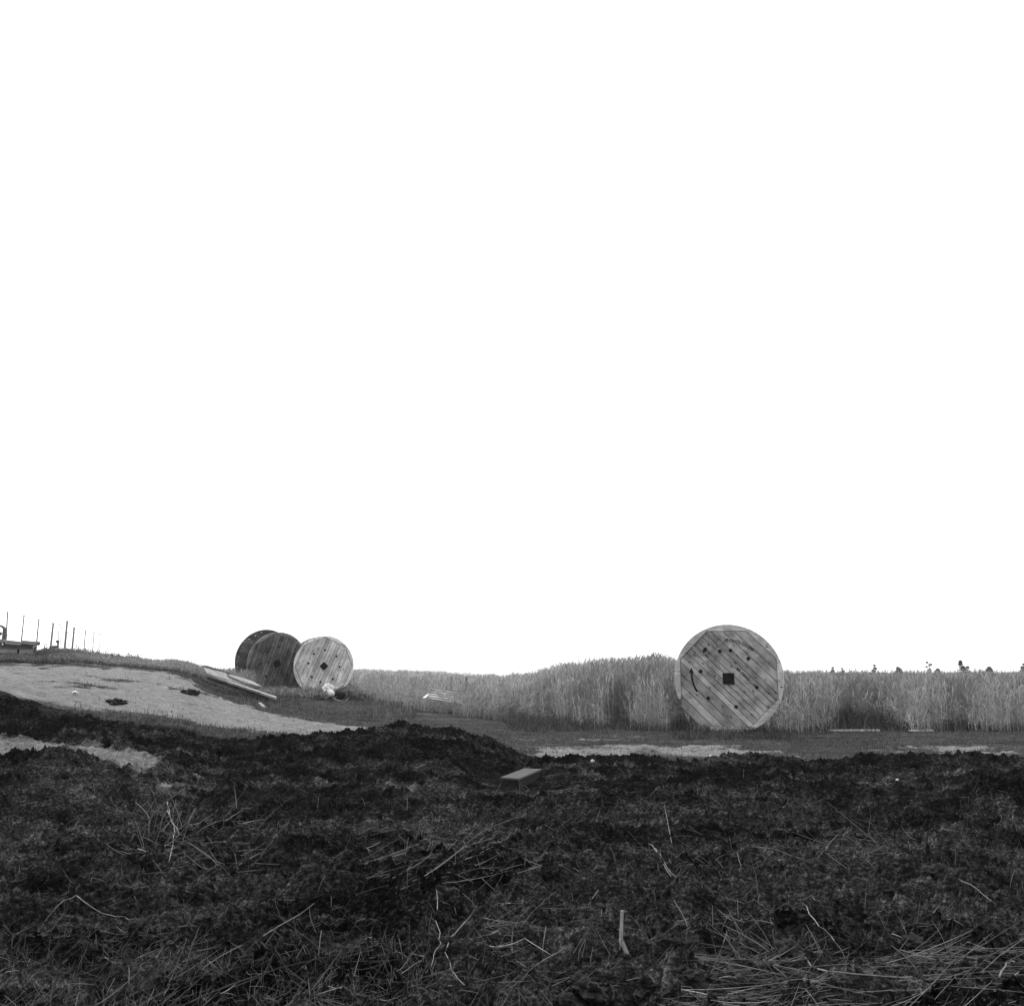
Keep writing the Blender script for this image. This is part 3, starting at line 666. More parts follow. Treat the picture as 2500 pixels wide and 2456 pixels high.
        for i in range(N):
            t0, t1 = i / N, (i + 1) / N; aa, ab = a0 + (a1 - a0) * t0, a0 + (a1 - a0) * t1
            ra, rb = R * (.63 + .055 * t0), R * (.63 + .055 * t1); wd = .024
            prism(bm, [((ra - wd) * math.cos(aa), (ra - wd) * math.sin(aa)), ((ra + wd) * math.cos(aa), (ra + wd) * math.sin(aa)),
                       ((rb + wd) * math.cos(ab), (rb + wd) * math.sin(ab)), ((rb - wd) * math.cos(ab), (rb - wd) * math.sin(ab))], yf, yf + .006, 1, lay)
        rh = R * .685; ah = math.radians(171)
        prism(bm, [((rh - .06) * math.cos(ah), (rh - .06) * math.sin(ah)), ((rh + .06) * math.cos(ah), (rh + .06) * math.sin(ah)), (rh * 1.02 * math.cos(ah - .12), rh * 1.02 * math.sin(ah - .12) + .02)], yf - .001, yf + .005, 1, lay)
        shift(bm); fix(bm); bmobj('direction_arrow', bm, black_paint_and_shade, root)
        # lettering on an arc
        def arc_text(s_, size, r, adeg0, adeg1, name, m):
            b_ = text_mesh(s_, size)
            xs = [v.co.x for v in b_.verts]; x0, x1 = min(xs), max(xs)
            for v in b_.verts:
                a_ = math.radians(adeg0 + (adeg1 - adeg0) * (v.co.x - x0) / (x1 - x0)); q = r + v.co.y
                v.co = Vector((q * math.cos(a_), yf, q * math.sin(a_) + cz))
            bmesh.ops.solidify(b_, geom=b_.faces[:], thickness=.002)
            fix(b_); bmobj(name, b_, m, root)
        arc_text('НЕ КЛАСТЬ ПЛАШМЯ', .115, R * .672, 94, 48, 'lettering', black_paint_and_shade)
        b_ = text_mesh('№ 78062', .12); dr = Vector((.707, -.707)); un = Vector((.707, .707)); o0 = Vector((100 / 716 * R, 128 / 716 * R))
        for v in b_.verts:
            q = o0 + dr * v.co.x * .92 + un * v.co.y * .8; v.co = Vector((q.x, yf, q.y + cz))
        bmesh.ops.solidify(b_, geom=b_.faces[:], thickness=.002); fix(b_); bmobj('number', b_, grey_paint, root)
    return root
def wset(name, base, spin, stain=.5):
    return wood_mat(name, base, spin - math.pi / 4, stain), (wood_mat(name + '_under', base * .8, spin + math.pi / 4, stain), wood_mat(name + '_rim', base * 1.25, spin, .3))
R = 1.4
def rc(x, y, Y): return pix(x, y, Y)
m0, s0 = wset('wood_grey', .50, 0)
c = rc(1779, 1656.5, 23.65)
reel(1.355, 1.3, 0.0, m0, (c.x + .65 * math.sin(math.radians(13.3)), c.y + .65, c.z), (0, 0, math.radians(-13.3)), 'large upright wooden cable reel with arrow, lettering and dark square hub, alone before reeds', None,
     missing=(5,), worn=(1,), marks=True, seed=4, w2=s0)
# pair on the left (image-clockwise spin is negative here)
sp = math.radians(-67.5)
m1, s1 = wset('wood_pale', .74, sp, .3)
c = rc(790.8, 1626, 42.0); th = math.radians(22); W2 = 1.5
reel(1.345, W2, sp, m1, (c.x - W2 / 2 * math.sin(th), c.y + W2 / 2 * math.cos(th), c.z), (math.radians(0), 0, th), 'paler wooden cable reel on the right of the pair, hub hole turned like a diamond', 'cable reels standing together on the left',
     hole_spin=math.radians(45), seed=8, w2=s1, og=.03)
sp2 = math.radians(-60)
m2, s2 = wset('wood_dark', .19, sp2, .5)
c = rc(676.5, 1620, 42.0); th = math.radians(37); tl = math.radians(7)
M = Euler((tl, 0, th), 'XYZ').to_matrix(); cc = Vector(c) + M @ Vector((0, W2 / 2, 0))
reel(R, W2, sp2, m2, cc, (tl, 0, th), 'darker wooden cable reel leaning forward, on the left of the pair', 'cable reels standing together on the left',
     hole_spin=math.radians(25), seed=9, w2=s2, og=.03)

# ------------------------------------------------------------------ boxes, beams, lumps
def quadbox(name, top, thick, m, parent=None, bevel=.008, down=Vector((0, 0, -1)), tone=1.0):
    bm, lay = tbm()
    A = [bm.verts.new(p) for p in top]; Bv = [bm.verts.new(Vector(p) + down * thick) for p in top]
    for v in A + Bv: v[lay] = tone
    bm.faces.new(A); bm.faces.new(Bv[::-1]); n = len(A)
    for i in range(n): bm.faces.new((A[i], Bv[i], Bv[(i + 1) % n], A[(i + 1) % n]))
    fix(bm); return bmobj(name, bm, m, parent, bevel=bevel)
def beam(name, a, b, w, t, m, parent=None, up=Vector((0, 0, 1)), bevel=.004, tone=1.0, taper=1.0):
    a, b = Vector(a), Vector(b); d = (b - a).normalized(); s = d.cross(up).normalized(); u = s.cross(d)
    bm, lay = tbm()
    A = [bm.verts.new(a + s * x * w / 2 + u * y * t / 2) for x, y in ((-1, -1), (1, -1), (1, 1), (-1, 1))]
    Bv = [bm.verts.new(b + (s * x * w / 2 + u * y * t / 2) * taper) for x, y in ((-1, -1), (1, -1), (1, 1), (-1, 1))]
    for v in A + Bv: v[lay] = tone
    bm.faces.new(A); bm.faces.new(Bv[::-1])
    for i in range(4): bm.faces.new((A[i], Bv[i], Bv[(i + 1) % 4], A[(i + 1) % 4]))
    fix(bm); return bmobj(name, bm, m, parent, bevel=bevel)
def pole(name, pts, rad, m, parent=None, sides=10, tone=1.0):
    """a bent round rod through the points with a radius each"""
    pts = [Vector(p) for p in pts]; rad = rad if hasattr(rad, '__len__') else [rad] * len(pts)
    bm, lay = tbm(); rings = []
    for i, p in enumerate(pts):
        d = (pts[min(i + 1, len(pts) - 1)] - pts[max(i - 1, 0)]).normalized()
        s = d.orthogonal().normalized() if i == 0 else (s - d * s.dot(d)).normalized()
        u = d.cross(s)
        rings.append([bm.verts.new(p + (s * math.cos(2 * math.pi * k / sides) + u * math.sin(2 * math.pi * k / sides)) * rad[i]) for k in range(sides)])
    for v in bm.verts: v[lay] = tone
    for r0, r1 in zip(rings[:-1], rings[1:]):
        for k in range(sides): bm.faces.new((r0[k], r0[(k + 1) % sides], r1[(k + 1) % sides], r1[k]))
    bm.faces.new(rings[0]); bm.faces.new(rings[-1][::-1]); fix(bm)
    return bmobj(name, bm, m, parent, smooth=True)
def lump(name, loc, size, m, seed=0, parent=None, sub=3, amp=.25, fr=1.6):
    bm, lay = tbm(); bmesh.ops.create_icosphere(bm, subdivisions=sub, radius=1)
    from mathutils import noise as mn
    for v in bm.verts:
        q = v.co.copy(); r = 1 + amp * mn.noise(q * fr + Vector((seed * 7.1, seed * 3.3, 0))) + amp * .5 * mn.noise(q * fr * 3 + Vector((seed, 0, seed * 2.2)))
        v.co = Vector((q.x * size[0] * r, q.y * size[1] * r, q.z * size[2] * r)); v[lay] = 1
    fix(bm); o = bmobj(name, bm, m, parent, smooth=True, ang=60); o.location = loc; return o

concrete = rough_mat('concrete', .30, .25, 4, bumpd=.01)
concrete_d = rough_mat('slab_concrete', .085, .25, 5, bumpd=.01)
oldwood = wood_mat('old_boards', .32, 0, .5)
darkwood = wood_mat('dark_boards', .08, 0, .5)  # board grain in a darker colour
white_pl = rough_mat('white_plastic', .85, .1, 10, bumpd=.01, rough=.5)
steel = rough_mat('weathered_steel', .12, .3, 6, bumpd=0)

# slab lying on the heap
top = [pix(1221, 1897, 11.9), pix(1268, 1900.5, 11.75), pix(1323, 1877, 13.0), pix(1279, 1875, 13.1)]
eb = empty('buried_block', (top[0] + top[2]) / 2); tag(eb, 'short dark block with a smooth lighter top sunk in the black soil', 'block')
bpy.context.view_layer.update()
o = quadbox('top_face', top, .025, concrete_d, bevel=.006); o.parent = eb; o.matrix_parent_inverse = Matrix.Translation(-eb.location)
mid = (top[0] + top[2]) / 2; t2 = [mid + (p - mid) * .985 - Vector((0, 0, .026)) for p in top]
o = quadbox('shaded_dirty_side', t2, .24, rough_mat('shaded_dirty_side', .022, .5, 9, bumpd=.02), bevel=.012); o.parent = eb; o.matrix_parent_inverse = Matrix.Translation(-eb.location)  # side colour near black: shade painted in along with dirt

# broken reel flange on the slope left of the pair
Yf = 34.5
def fp(x, y, dY=0): return pix(x, y, Yf + dY)
fr_ = empty('broken_flange', fp(588, 1685)); tag(fr_, 'broken round wooden reel flange lying tilted on the grassy bank left of the dark reel', 'reel flange')
bpy.context.view_layer.update()
def inl(o, par):                                  # parent keeping the place in the world
    o.parent = par; o.matrix_parent_inverse = Matrix.Translation(-par.location); return o
def strip(name, pts, thick, m, tone=1.0, par=None):
    return inl(quadbox(name, pts, thick, m, bevel=.006, tone=tone), par or fr_)
strip('board', [fp(502, 1645, -.2), fp(673, 1703, -.7), fp(676, 1700, .1), fp(560, 1662, .5)], .07, oldwood, 1.05)
strip('board', [fp(497, 1628, 1.0), fp(505, 1643, .1), fp(568, 1663, .45), fp(556, 1652, 1.1), fp(552, 1643, 1.5)], .05, oldwood, 1.0)
strip('board', [fp(553, 1653, .95), fp(570, 1664, .45), fp(640, 1686, .2), fp(668, 1698, .25), fp(600, 1672, 1.0)], .05, oldwood, .55)
strip('rim_board', [fp(551, 1645, 1.45), fp(574, 1655, 1.15), fp(594, 1666, 1.0), fp(618, 1671, 1.0), fp(640, 1675, 1.2), fp(615, 1662, 1.7), fp(585, 1652, 1.9)], .06, oldwood, 1.1)
inl(beam('edge_batten', fp(498, 1625, 1.1), fp(562, 1645, 1.7), .05, .05, oldwood, tone=.5), fr_)
strip('under_board', [fp(506, 1652, -.1), fp(655, 1702, -.5), fp(655, 1701, .3), fp(520, 1655, .6)], .10, darkwood, 1)
pl_ = beam('plank', fp(634, 1716, -4.8), fp(646, 1727, -5.4), .1, .03, oldwood, tone=1.2); tag(pl_, 'small pale plank end in the grass below the broken flange', 'plank')
tag(lump('plastic_scrap', fp(489, 1626, .3), (.04, .04, .05), white_pl, 3), 'tiny white scrap at the upper end of the broken flange', 'litter')

# heap of rubbish in front of the pale reel
Yd = 37.5
def dp(x, y, dY=0): return pix(x, y, Yd + dY)
bag = empty('white_bag', dp(800, 1700)); tag(bag, 'crumpled white plastic bag on top of the rubbish heap', 'plastic bag')
inl(lump('bag_body', dp(802, 1681), (.215, .18, .16), white_pl, 5, sub=4, amp=.7, fr=2.8), bag)
inl(pole('bag_tail', [dp(801, 1686, -.15), dp(806, 1689, -.2), dp(811, 1694, -.25), dp(815, 1694, -.3)], [.08, .11, .12, .05], white_pl), bag)
def rub(a, b, w, t, m, lab, cat='plank', tone=1.0):
    tag(beam('plank' if cat == 'plank' else 'log', a, b, w, t, m, tone=tone), lab, cat, 'old boards on the rubbish heap')
rub(dp(819, 1682, .1), dp(838, 1671, .5), .09, .06, oldwood, 'short pale board pointing up to the right behind the white bag', tone=1.35)
rub(dp(793, 1706, -.2), dp(812, 1695, .0), .06, .05, oldwood, 'grey board end poking out below the white bag', tone=1.1)
rub(dp(812, 1691, .3), dp(845, 1677, .5), .10, .08, oldwood, 'grey board leaning just under the uppermost pale board', tone=.7)
rub(dp(840, 1686, .4), dp(893, 1686, .3), .06, .035, oldwood, 'long thin board lying level to the right of the dark hollow', tone=.8)
rub(dp(851, 1687, .2), dp(852, 1698, .1), .05, .09, darkwood, 'short dark upright board right of the dark hollow', tone=.6)
rub(dp(881, 1715, -.6), dp(903, 1719, -.7), .06, .03, oldwood, 'thin board lying in the grass at the right foot of the rubbish heap', tone=1.0)
rub(dp(696, 1705, -.3), dp(737, 1706, -.3), .07, .03, oldwood, 'pale plank lying flat in the grass under the dark reel', tone=1.1)
tyre = empty('torn_sack', dp(830, 1708)); tag(tyre, 'sack with a dark-painted hollow and a pale torn lip beside the white bag', 'sack')
inl(lump('hollow', dp(830, 1697, .1), (.20, .2, .18), hollow, 7, sub=3), tyre)  # solid lump coloured near black for the shade inside the sack
inl(pole('lip', [dp(813, 1702, -.25), dp(817, 1707, -.3), dp(828, 1711, -.35), dp(838, 1712, -.35), dp(846, 1709, -.3), dp(852, 1703, -.2)], [.02, .035, .04, .025, .03, .015], rough_mat('sacking', .26, .3, 12)), tyre)
for i, (a, b, r_) in enumerate((((768, 1700), (782, 1698), .05), ((775, 1706), (796, 1704), .07), ((786, 1694), (797, 1700), .02), ((800, 1702), (815, 1707), .05))):
    o = pole('branch', [dp(*a, -.1), dp((a[0] + b[0]) / 2, (a[1] + b[1]) / 2 - 1, 0), dp(*b, .1)], [r_, r_ * 1.1, r_ * .6], darkwood, sides=7, tone=1.2 if i != 2 else 5)
    tag(o, ['dark knotty branch at the far left of the rubbish heap', 'thick dark branch at the lower left of the rubbish heap', 'thin pale twig rising left of the white bag', 'dark branch stub under the white bag'][i], 'branch', 'branches in the rubbish heap')
# dead brush round the rubbish
B = Bulk(); n = 170; c = dp(850, 1706); X = c.x + rng.normal(.2, 1.0, n); Y = c.y + rng.normal(.6, .5, n)
reeds(B, X, Y, rng.uniform(.05, .25, n), .6, 4, .012, .016, tone=np.full(n, .35))
tag(B.build('dead_brush', weed_m), 'low dark dead brush tangled round the rubbish heap', 'brush', kind='stuff')

# pallet and frame in the reeds
Yp = 32.5
def pp(x, y, dY=0): return pix(x, y, Yp + dY)
pa = empty('wooden_pallet', pp(1095, 1708)); tag(pa, 'slatted wooden pallet tipped back in the thin reeds', 'pallet')
for i in range(5):
    t = i / 4; L0 = pp(1050, 1683).lerp(pp(1037, 1703, -.6), t); R0 = pp(1143, 1696).lerp(pp(1128, 1716, -.6), t)
    inl(beam('slat', L0, R0, .09, .025, oldwood, tone=random.uniform(1.0, 1.6), up=Vector((0, -.6, 1))), pa)
for t in (.08, .5, .92):
    inl(beam('bearer', pp(1050, 1684, .06).lerp(pp(1143, 1697, .06), t), pp(1037, 1704, -.54).lerp(pp(1128, 1717, -.54), t), .07, .05, darkwood, tone=1.6, up=Vector((0, -.6, 1))), pa)
tag(quadbox('plastic_sheet', [pp(1032, 1703, -.7), pp(1039, 1703, -.8), pp(1049, 1691, -.2), pp(1046, 1692, -.1)], .012, white_pl, bevel=.002), 'small white plastic scrap at the left end of the pallet', 'litter')
tag(beam('plank', pp(975, 1701, -.2), pp(1030, 1697, -.1), .06, .03, oldwood, tone=1.3), 'thin pale plank lying in the reeds left of the pallet', 'plank')
fm = empty('pale_frame', pp(1130, 1690, -.4)); tag(fm, 'pale open wooden frame standing among the reeds above the pallet', 'frame')
pale = wood_mat('pale_wood', .5, 0, .2)
inl(beam('top_rail', pp(1100, 1650, -1), pp(1163, 1654, -1), .08, .05, pale, tone=1.1), fm)
for x, yb in ((1102, 1685), (1139, 1680)): inl(beam('post', pp(x, 1652.5, -.96), pp(x - 1, yb, -.96), .07, .04, pale, up=Vector((0, 1, 0)), tone=.8), fm)

# planks on the turf, right
for x0, x1, y, lab in ((2026, 2146, 1785.5, 'longer pale plank at the foot of the reeds, nearer the large reel'), (2222, 2277, 1784, 'shorter pale plank lying on the grass farther right')):
    a = hit(x0, y, 20, 30); b = hit(x1, y, 20, 30); Ym = 25.2
    a = pix(x0, y, Ym); b = pix(x1, y - .7, Ym + .1); zz = max(gz(a.x, a.y), gz(b.x, b.y), gz((a.x + b.x) / 2, Ym))
    a.z = b.z = zz + .03
    tag(beam('plank', a, b, .14, .045, pale, tone=1.2), lab, 'plank', 'planks at the foot of the reeds')
# litter
for x, y, s_, lab in ((1390, 1843, .03, 'tiny white scrap on the grass left of the pale sand heap'), (1450, 1860, .04, 'curled white scrap on the black soil bank'),
                      (1737, 1846, .035, 'small white scrap on the soil below the large reel'), (183, 1695, .10, 'flat white scrap on the pale sand slope'),
                      (2196, 1905, .03, 'pale chip on the soil at the right, above the hollow')):
    p = hit(x, y, 8, 30)
    tag(lump('plastic_scrap', (p.x, p.y, p.z + s_ * .4), (s_ * .6, s_ * .5, s_ * (.5 if s_ < .1 else .25)), white_pl, x % 7, sub=2, amp=.6), lab, 'litter')
for x, y, s_, lab in ((283, 1716, .17, 'dark turf clod lying on the pale sand slope'), (463, 1690, .2, 'dark turf clod at the edge of the sand below the broken flange')):
    p = hit(x, y, 17, 36)
    tag(lump('turf_clod', (p.x, p.y, p.z + .02), (s_ * 1.1, s_, s_ * .45), rough_mat('clod_dark', .03, .5, 14, bumpd=.03), x % 5, sub=4, amp=.9, fr=2.5), lab, 'clod')

# ------------------------------------------------------------------ concrete slabs on the bank, far left
Ys = 40.0
def sp_(x, y, dY=0): return pix(x, y, Ys + dY)
def slab(x0, y0, x1, y1, h, lab, dY=0, dep=1.6, tone=None, slope=0):
    """front top edge from (x0,y0) to (x1,y1), thickness in picture rows"""
    a, b = sp_(x0, y0, dY), sp_(x1, y1, dY)
    th_ = h / (F / Ys)
    dr = Vector((a.x + b.x, a.y + b.y, 0)).normalized() * dep; dr.x -= .05 * dep
    o = quadbox('concrete_slab', [a, b, b + dr, a + dr], th_, concrete, bevel=.02)
    tag(o, lab, 'concrete slab', 'concrete slabs stacked on the bank'); return o
slab(-70, 1557, 12, 1560, 10, 'top slab of the stack cut by the left picture edge, under the bent pipe', 0, 2)
slab(13, 1562, 51, 1566, 10, 'tilted concrete slab second from the left on top of the stack', -.15, 2)
slab(54, 1563, 91, 1566, 9.5, 'concrete slab at the right end of the top row', 0, 2)
slab(91.6, 1565.6, 99, 1566.6, 8, 'small broken concrete end jutting out at the right of the top row', .3, .8)
slab(-80, 1571.5, 82, 1574.5, 12, 'long recessed dark slab between the top and the middle row', .5, 1.4)
slab(-80, 1584, 43, 1585, 10, 'left concrete slab of the middle row', 0, 2)
slab(47.5, 1585, 82, 1586, 20, 'thick pale concrete block right in the lower rows', .05, 2)
slab(84.5, 1577, 90, 1578, 20, 'narrow upright concrete piece at the right end of the stack', .5, 1)
slab(-80, 1596, 39, 1597, 12, 'long recessed slab at the bottom left of the stack', .5, 1.4)

# bent pipe, posts, wire, small cart, weeds far left
bp = empty('bent_pipe', sp_(9, 1559, .8)); tag(bp, 'thick bent pipe rising from the slabs at the left edge', 'pipe')
inl(pole('pipe', [sp_(9, 1562, .8), sp_(10.5, 1545, .8), sp_(11, 1535, .8), sp_(6, 1529.5, .8), sp_(-4, 1526.5, .8), sp_(-30, 1524, .8)], [.085, .08, .075, .05, .045, .045], steel), bp)
inl(pole('valve', [sp_(12, 1552, .7), sp_(18, 1551, .7)], [.05, .03], steel, sides=8), bp)
inl(pole('wheel', [sp_(-4, 1547, .8), sp_(3, 1547, .8)], [.10, .07], steel, sides=12), bp)
post_m = rough_mat('post_concrete', .27, .2, 5, bumpd=0)
POSTS = [(14.9, 1559, 18.6, 1496, 3.2, 46), (52.6, 1561, 58.5, 1505, 3.0, 47), (90, 1564, 94.7, 1514, 3.0, 48.5), (123, 1586, 130, 1523, 4.6, 50),
         (140, 1592, 145, 1524, 1.7, 51), (145.5, 1593, 150, 1533, 1.5, 52), (157, 1593, 164, 1518, 5.0, 50.5), (175, 1598, 181, 1534, 4.6, 51.5),
         (203.5, 1602, 209, 1540, 2.5, 54), (225, 1603, 229.5, 1545, 2.1, 56), (241, 1606, 244.5, 1547, 1.4, 58)]
ORD = ['leftmost tall post, beside the bent pipe', 'second post from the left, behind the slabs', 'third post from the left, behind the end of the slabs', 'thick post rising from the small cart',
       'taller of the two thin rods between the thick posts', 'shorter of the two thin rods between the thick posts', 'thickest and tallest post right of the two thin rods', 'thick post just right of the tallest one',
       'thin post third from the right end of the row', 'thin post second from the right end of the row', 'thinnest post at the right end of the row']
for (x0, y0, x1, y1, wd, Yq), lab in zip(POSTS, ORD):
    a = pix(x0, y0, Yq); b = pix(x1, y1, Yq); d_ = (b - a); gzv = gz(a.x, Yq); a2 = a - d_ * max(0, (a.z - gzv + .2) / d_.z)
    r_ = wd / F * Yq / 2
    e = empty('post', a2); tag(e, 'grey ' + lab, 'post', 'row of posts behind the bank')
    inl(pole('shaft', [a2, a, b], [r_ * 1.15, r_ * 1.12, r_ * .9], post_m, sides=8), e)
    inl(beam('cap', b, b + Vector((0, 0, .05)), r_ * 2.3, r_ * 2.3, post_m, up=Vector((0, 1, 0))), e)
# wire with short hangers strung along the posts
wr = empty('wire', pix(29, 1541, 50)); tag(wr, 'thin sagging wire with short hangers strung across the row of posts', 'wire')
inl(pole('strand', [pix(x, y, Y) for x, y, Y in ((29, 1540.5, 47), (60, 1541.5, 47.4), (96, 1542.5, 48.7), (130, 1543.5, 50.2), (163, 1544.5, 50.8), (182, 1544.6, 51.8), (208, 1545.5, 54.2), (229, 1546, 56.2), (246, 1547.5, 58))], .010, steel, sides=5), wr)
for x, y0, y1, Yq in ((29, 1540.5, 1560, 47), (75, 1542, 1552, 48), (101, 1543, 1555, 49), (165, 1544.5, 1550, 51), (197, 1545.2, 1551, 53), (214, 1545.5, 1549.5, 54.5), (245.5, 1547.5, 1552, 58)):
    inl(pole('hanger', [pix(x, y0, Yq), pix(x - .5, y1, Yq)], .008, steel, sides=5), wr)
Yc = 45.5
def cp_(x, y, dY=0): return pix(x, y, Yc + dY)
ct = empty('small_cart', cp_(132, 1590)); tag(ct, 'small dark cart with a raised box standing between the posts on the bank', 'cart')
inl(quadbox('body', [cp_(122, 1577), cp_(142, 1576.5), cp_(142, 1575.5, .8), cp_(122, 1576, .8)], .18, steel, bevel=.02), ct)
inl(quadbox('box', [cp_(137, 1563), cp_(145, 1563.5), cp_(145, 1562.6, .3), cp_(137, 1562, .3)], .13, steel, bevel=.02), ct)
inl(pole('mast', [cp_(141, 1592, .2), cp_(142, 1568, .2)], .045, steel), ct)
for x in (122.5, 131, 140): inl(pole('leg', [cp_(x, 1584, .1), cp_(x - .6, 1593, .1)], [.06, .05], steel, sides=8), ct)
lp = empty('wire_loop', cp_(111, 1586, -2)); tag(lp, 'upright loop of dark wire on the crest of the bank left of the cart', 'wire loop')
inl(pole('loop', [cp_(108.5, 1588, -2), cp_(108.3, 1580, -2), cp_(109.5, 1573, -2), cp_(111, 1571, -2), cp_(114, 1573, -2), cp_(115, 1580, -2), cp_(113.6, 1586, -2), cp_(111.5, 1584, -2), cp_(109.2, 1579, -2)], .018, steel, sides=6), lp)
lump_m = rough_mat('weed_dark', .12, .3, 6, bumpd=0)
def leafy(name, base, h, spreads, m, label, cat, group=None, nleaf=500, lf=.05, seed=0, trunk=.02, bare=.15):
    """small tree or tall weed: tapered stem with limbs and leaf-sized faces clumped along them"""
    rr = np.random.default_rng(seed)
    root = empty(name, base); tag(root, label, cat, group)
    segs = []
    st = [Vector((0, 0, -.1)), Vector((rr.normal(0, .03) * h, 0, h * .5)), Vector((rr.normal(0, .05) * h, 0, h * .97))]
    o = pole('trunk', st, [trunk, trunk * .7, trunk * .2], lump_m, root, sides=6)
    Vs, Qs = [], []; nb = len(spreads)
    cs = []
    for i, (fx, fz, r_) in enumerate(spreads):
        cs.append((Vector((fx * h, rr.normal(0, .08) * h, fz * h)), r_ * h))
        pole('limb', [Vector((st[1].x * min(1, fz * 1.4), 0, max(.05, fz - .18) * h)), cs[-1][0]], [trunk * .4, trunk * .12], lump_m, root, sides=5)
    N = nleaf; ci = rr.integers(0, nb, N); c_ = np.array([cs[k][0] for k in ci]); r_ = np.array([cs[k][1] for k in ci])
    dv = rr.normal(0, 1, (N, 3)); dv /= np.linalg.norm(dv, axis=1)[:, None]; q = c_ + dv * (r_ * rr.uniform(.2, 1.0, N) ** .6)[:, None] * np.array([1, 1, .75])
    t1 = rr.normal(0, 1, (N, 3)); t1 /= np.linalg.norm(t1, axis=1)[:, None]; t2 = np.cross(t1, rr.normal(0, 1, (N, 3))); t2 /= np.linalg.norm(t2, axis=1)[:, None]
    s_ = lf * rr.uniform(.5, 1.3, N)[:, None]
    V = np.stack([q - t1 * s_, q + t2 * s_ * .5, q + t1 * s_, q - t2 * s_ * .5], 1).reshape(-1, 3)
    npmesh('crown', V, np.arange(N * 4).reshape(-1, 4), m, tone=np.repeat(rr.uniform(.5, 1.4, N), 4), parent=root)
    return root
foliage = rough_mat('foliage', .09, .3, 3, tone=True, bumpd=0, trans=.1)  # leaf colour lightened, far haze painted into it
weedf = rough_mat('weed_leaf', .14, .3, 3, tone=True, bumpd=0, trans=.1)
for i, (x, yb, yt, lab) in enumerate(((184.5, 1600, 1577, 'spindly weed between the posts, left one'), (189.5, 1601, 1580, 'spindly weed between the posts, right one'), (236, 1607, 1585, 'spindly weed at the right end of the row of posts'), (269, 1612, 1600, 'single weed tip standing on the skyline right of the posts'))):
    b_ = pix(x, yb + 3, 43.5); h_ = (yb + 3 - yt) / F * 43.5
    leafy('weed', b_, h_, [(0, .35, .16), (.08, .55, .12), (-.06, .75, .1), (0, .95, .07)], weedf, lab, 'weed', 'weeds on the skyline', 90, .03, i, .012)

# ------------------------------------------------------------------ far wood and single trees beyond the reeds
B = Bulk()
N = 14000; px = rng.uniform(1880, 2900, N); Y = rng.uniform(150, 165, N); X = (px - CX) / F * CP * Y
topy = 1642 - 3.5 * np.clip(fbm(px * .02, px * 0, 4, 201) * 2 + .6, 0, 2) - 2 * sstep(2440, 2500, px)
zt = H + (1648 - topy) / F * Y
q = np.stack([X, Y, rng.uniform(0, 1, N) ** .6 * (zt - .2)], -1)
t1 = rng.normal(0, 1, (N, 3)); t1 /= np.linalg.norm(t1, axis=1)[:, None]; t2 = np.cross(t1, rng.normal(0, 1, (N, 3))); t2 /= np.linalg.norm(t2, axis=1)[:, None]
s_ = rng.uniform(.08, .2, N)[:, None]
V = np.stack([q - t1 * s_, q + t2 * s_ * .7, q + t1 * s_, q - t2 * s_ * .7], 1).reshape(-1, 3)
B.add(V, np.arange(N * 4).reshape(-1, 4), np.repeat(rng.uniform(.6, 1.4, N), 4))
tag(B.build('distant_wood', rough_mat('far_foliage', .10, .3, 1, tone=True, bumpd=0)), 'low grey line of far woodland behind the reeds on the right', 'woodland', kind='stuff')
TR = [(2033, 1627, 'small pointed far tree nearest to the large reel', 'c'), (2058, 1629, 'small pointed far tree, second from the large reel', 'c'),
      (2135, 1621, 'tiny far tree with a thin divided top right of the reel', 'c'), (2193, 1625, 'low rounded far tree with a flat top', 'r'),
      (2268, 1613, 'sparse leaning far tree with gaps in its crown', 's'), (2289, 1629, 'low dark round bush beside the sparse leaning tree', 'r'),
      (2349, 1612, 'tallest and darkest far tree with a side shoot', 'd'), (2413, 1624, 'rounded dark far tree near the right edge', 'r'), (2499, 1618, 'dark far tree cut by the right picture edge', 'c')]
for i, (x, yt, lab, kd) in enumerate(TR):
    Yt = 130; zt = zat(Yt, yt); b_ = Vector(((x - CX) / F * CP * Yt, Yt, 0.1)); h_ = zt - .1
    sh = {'c': [(0, .55, .14), (.01, .68, .11), (-.01, .8, .08), (0, .93, .05)], 'r': [(-.14, .55, .2), (.12, .6, .2), (0, .75, .18), (.05, .86, .1)],
          's': [(0, .5, .12), (.09, .62, .07), (-.03, .75, .06), (.12, .84, .08), (-.06, .93, .05), (.02, .66, .05)], 'd': [(0, .55, .22), (.16, .62, .14), (0, .72, .14), (.20, .72, .06), (-.03, .85, .1), (-.04, .95, .07)]}[kd]
    leafy('tree', b_, h_, sh, foliage, lab, 'tree', 'single trees on the far skyline', {'c': 420, 'r': 900, 's': 200, 'd': 900}[kd], .11, 40 + i, .07)

